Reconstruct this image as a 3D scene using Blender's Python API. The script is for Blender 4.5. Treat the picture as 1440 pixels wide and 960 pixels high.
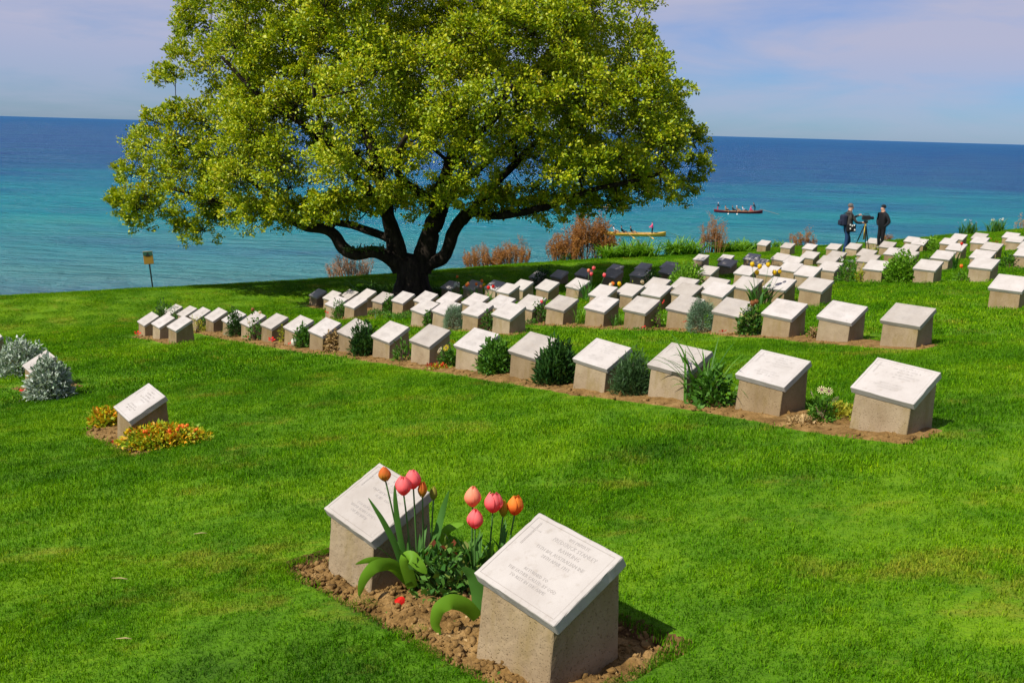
# Seaside cemetery: slanted stone grave markers on a lawn, one big tree, sea behind.
import bpy, bmesh, math, random
import numpy as np
from mathutils import Matrix, Vector

random.seed(7)
rng = np.random.default_rng(7)
scene = bpy.context.scene
for o in list(bpy.data.objects):
    bpy.data.objects.remove(o)

# ------------------------------------------------------------------ camera
H = 13.0                       # camera height above the sea
F = 1305.67                    # focal length in photo pixels (1440 wide)
ROLL = math.atan(0.02805)
PITCH = math.atan((480 - (163 + 0.02805 * 720)) * math.cos(ROLL) / F)
_f = np.array([0, math.cos(PITCH), -math.sin(PITCH)])
_u = np.array([0, math.sin(PITCH), math.cos(PITCH)])
_r = np.array([1.0, 0, 0])
CR = np.array([math.cos(ROLL) * _r + math.sin(ROLL) * _u, -math.sin(ROLL) * _r + math.cos(ROLL) * _u, _f])
cam_data = bpy.data.cameras.new('camera')
cam = bpy.data.objects.new('camera', cam_data)
scene.collection.objects.link(cam)
cam_data.sensor_width = 36.0
cam_data.lens = F / 1440 * 36
cam_data.clip_start = 0.05
cam_data.clip_end = 120000
m = Matrix(((CR[0][0], CR[1][0], -CR[2][0], 0), (CR[0][1], CR[1][1], -CR[2][1], 0), (CR[0][2], CR[1][2], -CR[2][2], H), (0, 0, 0, 1)))
cam.matrix_world = m
scene.camera = cam

# ------------------------------------------------------------------ sky, sun, exposure
SUN_A, SUN_EL = math.radians(36), math.radians(51)
sunv = Vector((-math.cos(SUN_A) * math.cos(SUN_EL), -math.sin(SUN_A) * math.cos(SUN_EL), math.sin(SUN_EL)))
world = bpy.data.worlds.new('World')
scene.world = world
world.use_nodes = True
nt = world.node_tree
nt.nodes.clear()
def wn(t, **k):
    n = nt.nodes.new(t)
    for a, b in k.items():
        setattr(n, a, b)
    return n
w_out = wn('ShaderNodeOutputWorld')
w_bg = wn('ShaderNodeBackground')
w_bg.inputs['Strength'].default_value = 0.066
sky = wn('ShaderNodeTexSky', sky_type='NISHITA', sun_disc=False)
sky.sun_elevation = SUN_EL
sky.sun_rotation = math.radians(234)
sky.altitude = 10
sky.air_density = 1.0
sky.dust_density = 0.3
sky.ozone_density = 2.5
tint = wn('ShaderNodeMix', data_type='RGBA', blend_type='MULTIPLY')
tint.inputs['Factor'].default_value = 1.0
tint.inputs['B'].default_value = (0.40, 0.67, 1.14, 1)
nt.links.new(sky.outputs['Color'], tint.inputs['A'])
tc = wn('ShaderNodeTexCoord')
sep = wn('ShaderNodeSeparateXYZ')
nt.links.new(tc.outputs['Generated'], sep.inputs[0])
addz = wn('ShaderNodeMath', operation='ADD'); addz.inputs[1].default_value = 0.16
nt.links.new(sep.outputs['Z'], addz.inputs[0])
mxz = wn('ShaderNodeMath', operation='MAXIMUM'); mxz.inputs[1].default_value = 0.05
nt.links.new(addz.outputs[0], mxz.inputs[0])
dvx = wn('ShaderNodeMath', operation='DIVIDE'); dvy = wn('ShaderNodeMath', operation='DIVIDE')
for d_, c_ in ((dvx, 'X'), (dvy, 'Y')):
    nt.links.new(sep.outputs[c_], d_.inputs[0]); nt.links.new(mxz.outputs[0], d_.inputs[1])
cmb = wn('ShaderNodeCombineXYZ')
nt.links.new(dvx.outputs[0], cmb.inputs[0]); nt.links.new(dvy.outputs[0], cmb.inputs[1])
cn = wn('ShaderNodeTexNoise')
cn.inputs['Scale'].default_value = 0.85; cn.inputs['Detail'].default_value = 7; cn.inputs['Roughness'].default_value = 0.55
cn.inputs['Distortion'].default_value = 0.4
nt.links.new(cmb.outputs[0], cn.inputs['Vector'])
cr = wn('ShaderNodeValToRGB')
cr.color_ramp.elements[0].position = 0.32; cr.color_ramp.elements[0].color = (0.22, 0.22, 0.22, 1)
cr.color_ramp.elements[1].position = 0.57; cr.color_ramp.elements[1].color = (0.95, 0.95, 0.95, 1)
nt.links.new(cn.outputs['Fac'], cr.inputs['Fac'])
mixc = wn('ShaderNodeMix', data_type='RGBA')
mixc.inputs['B'].default_value = (5.0, 5.15, 6.9, 1)
lo = wn('ShaderNodeMapRange'); lo.inputs[1].default_value = -0.01; lo.inputs[2].default_value = 0.09; lo.inputs[3].default_value = 0.25; lo.inputs[4].default_value = 1.0
nt.links.new(sep.outputs['Z'], lo.inputs[0])
cm = wn('ShaderNodeMath', operation='MULTIPLY'); nt.links.new(cr.outputs['Color'], cm.inputs[0]); nt.links.new(lo.outputs[0], cm.inputs[1])
nt.links.new(cm.outputs[0], mixc.inputs['Factor'])
nt.links.new(tint.outputs['Result'], mixc.inputs['A'])
nt.links.new(mixc.outputs['Result'], w_bg.inputs['Color'])
nt.links.new(w_bg.outputs[0], w_out.inputs[0])

sl = bpy.data.lights.new('sun', 'SUN')
sl.energy = 5.0; sl.angle = math.radians(0.5); sl.color = (1.0, 0.945, 0.85)
sun = bpy.data.objects.new('sun', sl)
scene.collection.objects.link(sun)
sun.rotation_euler = sunv.to_track_quat('Z', 'Y').to_euler()
sun.location = (-30, -20, 60)

vs = scene.view_settings
vs.view_transform = 'Standard'; vs.look = 'None'; vs.exposure = 0.5; vs.gamma = 1.0
vs.use_curve_mapping = False
scene.render.engine = 'CYCLES'
scene.cycles.use_denoising = True
scene.cycles.max_bounces = 7
scene.cycles.transparent_max_bounces = 8

# ------------------------------------------------------------------ pixel helpers (a pixel gives a direction only)
def ray(px, py):
    return CR.T @ np.array([(px - 720) / F, (480 - py) / F, 1.0])
def project(p):
    q = CR @ (np.asarray(p, float) - np.array([0, 0, H]))
    return 720 + F * q[0] / q[2], 480 - F * q[1] / q[2]
YAW = math.radians(-51.2)
NV = np.array([-math.sin(YAW), math.cos(YAW)])      # across the rows, away from the reader of the stones
UV = np.array([math.cos(YAW), math.sin(YAW)])       # along the rows
def plan(u, v):
    return u * UV + v * NV
Q={'B':(0.02,2.97,-1.86),'A':(-0.74,3.97,-2.04),'R2a':(2.46,5.96,-1.92),'R2b':(1.88,6.83,-2.08),'R3a':(4.15,9.78,-2.17),'R3b':(3.70,10.54,-2.29),
'C':(-3.27,7.45,-2.68),'M1':(-1.13,10.99,-2.82),'M2':(-0.52,10.13,-2.66),'D':(-6.18,11.42,-3.41),'r2_5':(-4.67,15.82,-3.70),'r2_6':(-4.11,15.08,-3.56),
'r2_7':(-3.50,14.19,-3.41),'r2_8':(-2.89,13.26,-3.25),'r2_9':(-2.38,12.79,-3.15),'r2_10':(-1.73,11.83,-2.97),'r2_13':(0.10,9.29,-2.51),'r2_14':(0.71,8.32,-2.34),
'r2_15':(1.32,7.67,-2.22),'t1':(-7.46,18.19,-4.25),'t2':(-6.78,17.19,-4.06),'b1':(-8.27,21.75,-4.77),'b2':(-7.38,20.17,-4.48),'b3':(-6.59,18.72,-4.21),
'b4':(-6.00,17.92,-4.06),'b5':(-5.29,16.73,-3.86),'r3_1':(-3.93,19.51,-4.03),'r3_2':(-3.39,18.75,-3.89),'r4_1':(-5.48,24.91,-4.88),'r4_2':(-4.74,23.22,-4.57),
'r4_3':(-4.32,23.23,-4.56),'r4_4':(-3.72,22.34,-4.38),'r4_5':(-2.95,19.71,-3.95),'r4_6':(-2.43,19.09,-3.83),'r4_7':(-1.90,18.48,-3.71),'r4_8':(-1.36,17.57,-3.55),
'r4_9':(-0.83,16.71,-3.41),'r4_10':(-0.35,15.74,-3.25),'r3_3':(-1.69,15.96,-3.41),'r3_4':(-1.26,15.36,-3.31),'r3_5':(-0.70,14.59,-3.17),'r3_6':(-0.19,13.82,-3.03),
'r3_7':(0.17,15.10,-3.13),'r3_8':(0.65,14.56,-3.03),'r3_9':(1.23,13.88,-2.90),'r3_10':(1.75,13.21,-2.78),'r3_11':(2.32,12.89,-2.71),'r3_12':(2.78,11.98,-2.55),
'r3_13':(3.26,11.32,-2.44),'r5_1':(-1.81,24.28,-4.40),'r5_2':(-1.15,22.92,-4.15),'r5_3':(-0.58,21.81,-3.95),'r5_4':(-0.25,19.71,-3.68),'r5_5':(0.07,20.77,-3.77),
'r5_6':(0.60,19.82,-3.60),'r5_7':(1.24,19.66,-3.51),'r5_8':(1.50,16.52,-3.08),'r5_9':(1.97,16.47,-3.05),'r5_10':(2.64,17.61,-3.15),'r5_11':(2.37,15.89,-3.00),
'r5_12':(3.08,17.11,-3.06),'r5_13':(2.83,15.59,-2.93),'r5_14':(3.50,16.47,-2.95),'r5_15':(3.27,15.16,-2.83),'r5_16':(4.00,16.17,-2.89),'r5_17':(4.40,15.55,-2.77),
'r5_18':(4.80,14.92,-2.65),'d1':(0.57,27.16,-4.51),'d2':(1.19,26.54,-4.35),'d3':(1.88,26.47,-4.29),'d4':(2.44,23.93,-3.89),'d4b':(2.98,28.27,-4.38),
'd5':(3.04,23.05,-3.72),'d6':(5.88,43.07,-6.28),'d7':(4.43,27.14,-4.10),'d8':(3.86,23.65,-3.77),'d9':(4.47,21.78,-3.46),'d10':(6.20,31.22,-4.44),
'e1':(5.79,25.57,-3.76),'e2':(6.73,29.86,-4.19),'e3':(5.07,20.57,-3.24),'e4':(7.29,28.79,-4.00),'e5':(6.34,24.40,-3.57),'e6':(9.66,36.38,-4.66),
'e7':(5.40,19.95,-3.15),'e8':(7.66,27.02,-3.74),'e9':(10.06,34.54,-4.38),'e10':(10.52,33.41,-4.18),'e11':(8.45,26.78,-3.64),'e12':(7.18,24.13,-3.46),
'e13':(6.16,20.91,-3.23),'e14':(5.83,18.59,-2.97),'e15':(6.75,20.02,-3.08),'e16':(7.64,22.77,-3.26),'e17':(8.78,25.58,-3.46),'e18':(10.94,32.07,-3.98),
'e19':(11.27,31.12,-3.81),'e20':(9.57,25.46,-3.37),'e21':(8.46,22.34,-3.13),'e22':(7.42,19.12,-2.87),'e23':(13.13,34.25,-4.00),'e24':(12.02,30.16,-3.64),
'e25':(10.19,25.10,-3.27),'e26':(9.61,22.88,-3.09),'e27':(11.31,26.77,-3.35),'e28':(14.08,33.22,-3.79),'e29':(8.02,18.09,-2.69),'e30':(13.26,30.64,-3.58),
'e31':(9.89,21.55,-2.89),'e32':(11.97,25.34,-3.14),'e33':(13.66,29.47,-3.42),'e34':(15.45,32.60,-3.56),'e35':(15.77,31.78,-3.44),'e36':(14.29,28.75,-3.28),
'e37':(12.46,24.44,-2.97),'e38':(10.42,20.80,-2.78),'e39':(8.83,17.55,-2.56),'e40':(16.29,30.77,-3.28),'e41':(15.00,28.03,-3.13),'e42':(11.29,20.56,-2.68),
'e43':(12.96,23.57,-2.85),'e44':(6.82,12.77,-2.23),'t3':(-6.07,16.11,-3.87)}
# ------------------------------------------------------------------ terrain
CO = np.array([-1.5284, 1.179, -1.1257, -0.0662, -0.2438, 0.0805, -0.0129, 0.0104, 0.0803, -0.0291])
def poly(x, y):
    X = np.asarray(x) / 10; Y = np.asarray(y) / 10
    return (CO[0] + CO[1]*X + CO[2]*Y + CO[3]*X*X + CO[4]*X*Y + CO[5]*Y*Y + CO[6]*X**3 + CO[7]*X*X*Y + CO[8]*X*Y*Y + CO[9]*Y**3)
EDGE_PX = [(-700,452,-5.6),(-250,430,-5.4),(-60,422,-5.15),(0,419,-5.1),(100,413,-5.05),(215,406,-5.0),(330,401,-5.0),(430,395,-4.95),(520,389,-5.0),
           (600,384,-5.0),(680,377,-5.0),(760,370.5,-4.9),(830,365.5,-4.75),(900,361.5,-4.62),(960,357,-4.52),(1000,354,-4.45),(1060,350,-4.68),
           (1130,346,-4.42),(1190,346,-4.2),(1250,340,-4.06),(1300,335,-3.86),(1360,328,-3.66),(1440,322,-3.42),(1700,305,-2.8),(2100,290,-2.3)]
ep = []
for px, py, z in EDGE_PX:
    q = ray(px, py); t = z / q[2]; ep.append((q[0]*t, q[1]*t, z))
ep = np.array(ep)
ed = []
for a, b in zip(ep[:-1], ep[1:]):
    n_ = max(1, int(np.hypot(*(b - a)[:2]) / 0.8))
    for i in range(n_):
        ed.append(a + (b - a) * i / n_)
ed.append(ep[-1])
ED = np.array(ed)
CTRL = np.vstack([np.array([Q[k] for k in Q]), ED])
CRES = CTRL[:, 2] - poly(CTRL[:, 0], CTRL[:, 1])
def edge_dist(x, y):
    """signed distance to the top of the bank (positive on the lawn) and height of the nearest edge point"""
    best = np.full(x.shape, 1e9); sgn = np.ones(x.shape); ze = np.zeros(x.shape)
    for a, b in zip(ep[:-1], ep[1:]):
        ab = b[:2] - a[:2]; L2 = ab @ ab
        t = np.clip(((x - a[0]) * ab[0] + (y - a[1]) * ab[1]) / L2, 0, 1)
        dx = x - a[0] - t * ab[0]; dy = y - a[1] - t * ab[1]
        d = np.hypot(dx, dy)
        s = np.sign(ab[0] * dy - ab[1] * dx)
        m_ = d < best
        best = np.where(m_, d, best); sgn = np.where(m_, -s, sgn); ze = np.where(m_, a[2] + t * (b[2] - a[2]), ze)
    return best * np.where(sgn == 0, 1, sgn), ze
def ground(x, y, bank=True):
    x = np.atleast_1d(np.asarray(x, float)); y = np.atleast_1d(np.asarray(y, float))
    shp = x.shape; x = x.ravel(); y = y.ravel()
    out = np.empty(x.shape)
    for i in range(0, len(x), 20000):
        xs, ys = x[i:i+20000], y[i:i+20000]
        d2 = (xs[:, None] - CTRL[None, :, 0])**2 + (ys[:, None] - CTRL[None, :, 1])**2
        w = np.exp(-d2 / (2 * 2.0**2))
        z = poly(np.clip(xs, -25, 28), np.clip(ys, -4, 50)) + (w @ CRES) / (w.sum(1) + 0.04)
        if bank:
            sd, ze = edge_dist(xs, ys)
            o_ = -sd
            z = np.where(sd < 0, np.maximum(np.minimum(z, ze) - 0.15 * np.minimum(o_, 0.6) - 0.75 * np.maximum(o_ - 0.4, 0), -H - 1.0), z)
        out[i:i+20000] = z + H
    return out.reshape(shp)
def gz(x, y):
    return float(ground(x, y, True)[0])
_lat = rng.random((256, 256))
def vnoise(x, y, s=1.0, seed=0):
    x = np.asarray(x) * s + seed * 17.13; y = np.asarray(y) * s + seed * 31.7
    xi = np.floor(x).astype(int); yi = np.floor(y).astype(int); fx = x - xi; fy = y - yi
    fx = fx*fx*(3-2*fx); fy = fy*fy*(3-2*fy)
    g = lambda a, b: _lat[a & 255, b & 255]
    return (g(xi, yi)*(1-fx) + g(xi+1, yi)*fx)*(1-fy) + (g(xi, yi+1)*(1-fx) + g(xi+1, yi+1)*fx)*fy
def fbm(x, y, s=1.0, seed=0, octv=4):
    r = 0; a = 0.5
    for i in range(octv):
        r = r + a * vnoise(x, y, s * 2**i, seed + i); a *= 0.5
    return r
def at_v(px, v, py=450):
    """ground point on the line v = const (along a row) seen in pixel column px"""
    p = np.zeros(3)
    for _ in range(6):
        q = ray(px, py); d = q[:2] / np.hypot(q[0], q[1])
        t = v / (d @ NV); p[:2] = d * t; p[2] = gz(p[0], p[1])
        py = project(p)[1]
    return p.copy()
def at_d(px, d, py=400):
    p = np.zeros(3)
    for _ in range(6):
        q = ray(px, py); p[:2] = q[:2] / np.hypot(q[0], q[1]) * d; p[2] = gz(p[0], p[1]); py = project(p)[1]
    return p.copy()
def at_px(px, py, r0=1.5, r1=40):
    """first point where the pixel's ray meets the lawn (only used near the camera)"""
    q = ray(px, py); q = q / np.hypot(q[0], q[1])
    r = np.arange(r0, r1, 0.01)
    z = ground(q[0] * r, q[1] * r); h = H + q[2] * r - z
    i = int(np.argmax(h < 0))
    return np.array([q[0] * r[i], q[1] * r[i], z[i]])
def lift(px, py, p):
    """point on the pixel's ray at the same forward distance as ground point p"""
    q = ray(px, py); t = p[1] / q[1]
    return np.array([q[0] * t, q[1] * t, H + q[2] * t])

# ------------------------------------------------------------------ mesh / object helpers
COL = scene.collection
def mesh_np(name, V, Fc, smooth=False, midx=None):
    V = np.asarray(V, np.float32).reshape(-1, 3); Fc = np.asarray(Fc, np.int32)
    me = bpy.data.meshes.new(name)
    k = Fc.shape[1]
    me.vertices.add(len(V)); me.vertices.foreach_set('co', V.ravel())
    me.loops.add(Fc.size); me.loops.foreach_set('vertex_index', Fc.ravel())
    me.polygons.add(len(Fc)); me.polygons.foreach_set('loop_start', np.arange(0, Fc.size, k, dtype=np.int32))
    if midx is not None:
        me.polygons.foreach_set('material_index', np.asarray(midx, np.int32))
    if smooth:
        me.polygons.foreach_set('use_smooth', np.ones(len(Fc), bool))
    me.update(calc_edges=True)
    return me
class Acc:
    def __init__(self):
        self.v = []; self.f = []; self.m = []; self.n = 0
    def add(self, V, Fc, mi=0):
        V = np.asarray(V, float).reshape(-1, 3); Fc = np.asarray(Fc, int)
        self.v.append(V); self.f.append(Fc + self.n); self.m.append(np.full(len(Fc), mi)); self.n += len(V)
        return self
    def mesh(self, name, smooth=False):
        return mesh_np(name, np.vstack(self.v), np.vstack(self.f), smooth, np.concatenate(self.m))
def tube(P, R, sides=6, cap=True):
    P = np.asarray(P, float); R = np.broadcast_to(np.asarray(R, float), (len(P),))
    T = np.gradient(P, axis=0); T /= np.linalg.norm(T, axis=1)[:, None] + 1e-9
    up = np.array([0.31, 0.17, 0.93]); V = []
    for p, t, r in zip(P, T, R):
        a = np.cross(t, up); 
        if np.linalg.norm(a) < 1e-3: a = np.cross(t, [1, 0, 0])
        a /= np.linalg.norm(a); b = np.cross(t, a)
        th = np.arange(sides) * 2 * math.pi / sides
        V.append(p + r * (np.cos(th)[:, None] * a + np.sin(th)[:, None] * b))
    V = np.vstack(V); Fc = []
    for i in range(len(P) - 1):
        for j in range(sides):
            k = (j + 1) % sides
            Fc.append((i*sides+j, i*sides+k, (i+1)*sides+k, (i+1)*sides+j))
    if cap:                                   # close the end with a cone point folded as quads
        tip = len(V); V = np.vstack([V, P[-1] + T[-1] * R[-1] * 0.5]); o_ = (len(P)-1)*sides
        for j in range(0, sides, 2):
            Fc.append((o_+j, o_+(j+1) % sides, o_+(j+2) % sides, tip))
    return V, np.array(Fc)
def link(name, me, mats=None, parent=None, loc=None):
    o = bpy.data.objects.new(name, me)
    COL.objects.link(o)
    if mats is not None and me is not None and len(me.materials) == 0:
        for mt in (mats if isinstance(mats, (list, tuple)) else [mats]):
            me.materials.append(mt)
    if parent is not None: o.parent = parent
    if loc is not None: o.location = loc
    return o
def tag(o, label, cat=None, group=None, kind=None):
    if label: o['label'] = label
    if cat: o['category'] = cat
    if group: o['group'] = group
    if kind: o['kind'] = kind
    return o
def thing(name, label, cat, loc, rz=0.0, group=None):
    o = bpy.data.objects.new(name, None); COL.objects.link(o)
    o.empty_display_size = 0.1; o.location = loc; o.rotation_euler = (0, 0, rz)
    return tag(o, label, cat, group)
def box_me(name, sx, sy, sz, c=(0, 0, 0), bev=0.0, seg=2):
    bm = bmesh.new(); bmesh.ops.create_cube(bm, size=1.0)
    bmesh.ops.scale(bm, vec=(sx, sy, sz), verts=bm.verts); bmesh.ops.translate(bm, vec=c, verts=bm.verts)
    if bev: bmesh.ops.bevel(bm, geom=bm.edges[:], offset=bev, segments=seg, profile=0.6, affect='EDGES')
    me = bpy.data.meshes.new(name); bm.to_mesh(me); bm.free(); return me

# ------------------------------------------------------------------ materials
def newmat(name):
    mt = bpy.data.materials.new(name); mt.use_nodes = True
    t = mt.node_tree; t.nodes.clear()
    out = t.nodes.new('ShaderNodeOutputMaterial'); b = t.nodes.new('ShaderNodeBsdfPrincipled')
    t.links.new(b.outputs[0], out.inputs[0])
    return mt, t, b, out
def N(t, typ, **kw):
    n = t.nodes.new(typ)
    for k, v in kw.items():
        if k in n.inputs: n.inputs[k].default_value = v
        else: setattr(n, k, v)
    return n
def rgba(c): return (c[0], c[1], c[2], 1)
def ramp(t, src, stops):
    r = t.nodes.new('ShaderNodeValToRGB'); e = r.color_ramp.elements
    while len(e) < len(stops): e.new(0.5)
    for el, (p, c) in zip(e, stops):
        el.position = p; el.color = rgba(c) if hasattr(c, '__len__') else (c, c, c, 1)
    t.links.new(src, r.inputs['Fac']); return r
def mix(t, fac, a, b, mode='MIX'):
    n = t.nodes.new('ShaderNodeMix'); n.data_type = 'RGBA'; n.blend_type = mode
    for s, v in (('Factor', fac), ('A', a), ('B', b)):
        if isinstance(v, bpy.types.NodeSocket): t.links.new(v, n.inputs[s])
        elif s == 'Factor': n.inputs[s].default_value = v
        else: n.inputs[s].default_value = rgba(v)
    return n.outputs['Result']
def pos(t, kind='world'):
    if kind == 'world': return t.nodes.new('ShaderNodeNewGeometry').outputs['Position']
    return t.nodes.new('ShaderNodeTexCoord').outputs['Object']
def noise(t, vec, scale, detail=4, rough=0.55, stretch=None, seed=None):
    if stretch is not None or seed is not None:
        mp = t.nodes.new('ShaderNodeMapping'); mp.inputs['Scale'].default_value = stretch or (1, 1, 1)
        if seed is not None: mp.inputs['Location'].default_value = (seed, seed * 1.7, seed * 0.3)
        t.links.new(vec, mp.inputs['Vector']); vec = mp.outputs[0]
    n = N(t, 'ShaderNodeTexNoise', Scale=scale, Detail=detail, Roughness=rough)
    t.links.new(vec, n.inputs['Vector']); return n.outputs['Fac']
def bump(t, b, h, strength=0.4, dist=0.01):
    n = N(t, 'ShaderNodeBump', Strength=strength, Distance=dist)
    t.links.new(h, n.inputs['Height']); t.links.new(n.outputs[0], b.inputs['Normal']); return n
def leafmat(name, cols, trans=0.35, rough=0.55, wscale=0.8, spec=0.3, tcol=1.25):
    """leaf: colour differs from leaf to leaf, some light passes through"""
    mt, t, b, out = newmat(name)
    g = t.nodes.new('ShaderNodeNewGeometry')
    n = noise(t, g.outputs['Position'], wscale, 2)
    ad = N(t, 'ShaderNodeMath', operation='ADD'); t.links.new(g.outputs['Random Per Island'], ad.inputs[0]); t.links.new(n, ad.inputs[1])
    hv = N(t, 'ShaderNodeMath', operation='MULTIPLY'); hv.inputs[1].default_value = 0.5; t.links.new(ad.outputs[0], hv.inputs[0])
    k = len(cols); r = ramp(t, hv.outputs[0], [(0.15 + 0.7 * i / max(1, k - 1), c) for i, c in enumerate(cols)])
    t.links.new(r.outputs[0], b.inputs['Base Color']); b.inputs['Roughness'].default_value = rough
    b.inputs['Specular IOR Level'].default_value = spec
    if trans > 0:
        tr = t.nodes.new('ShaderNodeBsdfTranslucent'); mx = N(t, 'ShaderNodeMixShader'); mx.inputs[0].default_value = trans
        c2 = mix(t, 1.0, r.outputs[0], (tcol, tcol, tcol * 0.5), 'MULTIPLY')
        t.links.new(c2, tr.inputs[0]); t.links.new(b.outputs[0], mx.inputs[1]); t.links.new(tr.outputs[0], mx.inputs[2]); t.links.new(mx.outputs[0], out.inputs[0])
    return mt
def plain(name, col, rough=0.6, spec=0.4, var=0.15, vs_=14.0, metal=0.0):
    mt, t, b, out = newmat(name)
    n = noise(t, pos(t, 'obj'), vs_, 4)
    c = mix(t, n, [x * (1 - var) for x in col], [min(1, x * (1 + var)) for x in col])
    t.links.new(c, b.inputs['Base Color']); b.inputs['Roughness'].default_value = rough; b.inputs['Specular IOR Level'].default_value = spec
    b.inputs['Metallic'].default_value = metal
    bump(t, b, n, 0.15, 0.004)
    return mt
def petalmat(name, base, tip, trans=0.42):
    mt, t, b, out = newmat(name)
    g = t.nodes.new('ShaderNodeTexCoord'); s = N(t, 'ShaderNodeSeparateXYZ'); t.links.new(g.outputs['Generated'], s.inputs[0])
    n = noise(t, g.outputs['Object'], 60, 3, stretch=(1, 1, 0.15))
    ad = N(t, 'ShaderNodeMath', operation='MULTIPLY_ADD'); t.links.new(n, ad.inputs[0]); ad.inputs[1].default_value = 0.5; t.links.new(s.outputs['Z'], ad.inputs[2])
    r = ramp(t, ad.outputs[0], [(0.3, base), (1.15 if False else 1.0, tip)])
    t.links.new(r.outputs[0], b.inputs['Base Color']); b.inputs['Roughness'].default_value = 0.6; b.inputs['Specular IOR Level'].default_value = 0.2
    tr = t.nodes.new('ShaderNodeBsdfTranslucent'); mx = N(t, 'ShaderNodeMixShader'); mx.inputs[0].default_value = trans
    t.links.new(r.outputs[0], tr.inputs[0]); t.links.new(b.outputs[0], mx.inputs[1]); t.links.new(tr.outputs[0], mx.inputs[2]); t.links.new(mx.outputs[0], out.inputs[0])
    return mt

def grass_color(t, island=True):
    P = pos(t)
    big = noise(t, P, 0.55, 4, 0.6); mid = noise(t, P, 2.3, 4, 0.6, seed=3.0); fine = noise(t, P, 22.0, 3, 0.6, seed=8.0)
    a = N(t, 'ShaderNodeMath', operation='MULTIPLY_ADD'); t.links.new(mid, a.inputs[0]); a.inputs[1].default_value = 0.75; t.links.new(big, a.inputs[2])
    a2 = N(t, 'ShaderNodeMath', operation='MULTIPLY_ADD'); t.links.new(fine, a2.inputs[0]); a2.inputs[1].default_value = 0.45; t.links.new(a.outputs[0], a2.inputs[2])
    c = ramp(t, a2.outputs[0], [(0.72, (0.027, 0.106, 0.001)), (0.98, (0.074, 0.210, 0.001)), (1.0, (0.150, 0.300, 0.002))])
    c.color_ramp.elements[0].position = 0.56; c.color_ramp.elements[1].position = 0.75; c.color_ramp.elements[2].position = 0.94
    hv = N(t, 'ShaderNodeMath', operation='MULTIPLY'); hv.inputs[1].default_value = 0.72; t.links.new(a2.outputs[0], hv.inputs[0])
    t.links.new(hv.outputs[0], c.inputs['Fac'])
    # dry straw-coloured patches
    dn = noise(t, P, 1.5, 6, 0.72, seed=21.0, stretch=(0.8, 1.25, 1))
    dr = ramp(t, dn, [(0.55, 0.0), (0.70, 0.6)])
    col = mix(t, dr.outputs[0], c.outputs[0], (0.30, 0.25, 0.028))
    if island:
        g = t.nodes.new('ShaderNodeNewGeometry')
        r = ramp(t, g.outputs['Random Per Island'], [(0.0, (0.40, 0.48, 0.4)), (0.6, (1.0, 1.0, 1.0)), (0.9, (1.5, 1.4, 1.6)), (1.0, (2.4, 1.6, 3.0))])
        col = mix(t, 1.0, col, r.outputs[0], 'MULTIPLY')
    return col
M = {}
mt, t, b, out = newmat('grass_blade')
c = grass_color(t)
t.links.new(c, b.inputs['Base Color']); b.inputs['Roughness'].default_value = 0.55; b.inputs['Specular IOR Level'].default_value = 0.08
tr = t.nodes.new('ShaderNodeBsdfTranslucent'); mx = N(t, 'ShaderNodeMixShader'); mx.inputs[0].default_value = 0.35
c2 = mix(t, 1.0, c, (1.3, 1.25, 0.5), 'MULTIPLY')
t.links.new(c2, tr.inputs[0]); t.links.new(b.outputs[0], mx.inputs[1]); t.links.new(tr.outputs[0], mx.inputs[2]); t.links.new(mx.outputs[0], out.inputs[0])
M['grass'] = mt

mt, t, b, out = newmat('turf')
g = t.nodes.new('ShaderNodeNewGeometry'); sp = N(t, 'ShaderNodeSeparateXYZ'); t.links.new(g.outputs['True Normal'], sp.inputs[0])
steep = ramp(t, sp.outputs['Z'], [(0.70, 1.0), (0.86, 0.0)])
gc = grass_color(t, False)
soilc = ramp(t, noise(t, pos(t), 40, 4), [(0.3, (0.055, 0.028, 0.012)), (0.7, (0.14, 0.075, 0.03))])
gc2 = mix(t, 0.35, gc, (0.05, 0.055, 0.012))
t.links.new(mix(t, steep.outputs[0], gc2, soilc.outputs[0]), b.inputs['Base Color'])
b.inputs['Roughness'].default_value = 0.95; b.inputs['Specular IOR Level'].default_value = 0.1
bump(t, b, noise(t, pos(t), 55, 3), 0.6, 0.02)
M['turf'] = mt

mt, t, b, out = newmat('soil')
P = pos(t)
n1 = noise(t, P, 9, 5, 0.65); n2 = noise(t, P, 70, 4, 0.7, seed=4.0)
r = ramp(t, n1, [(0.28, (0.085, 0.046, 0.012)), (0.5, (0.20, 0.115, 0.036)), (0.75, (0.33, 0.205, 0.08))])
r2 = ramp(t, n2, [(0.3, 0.55), (0.65, 1.15)])
t.links.new(mix(t, 1.0, r.outputs[0], r2.outputs[0], 'MULTIPLY'), b.inputs['Base Color'])
b.inputs['Roughness'].default_value = 0.95; b.inputs['Specular IOR Level'].default_value = 0.15
bump(t, b, n2, 0.8, 0.012)
M['soil'] = mt

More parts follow.
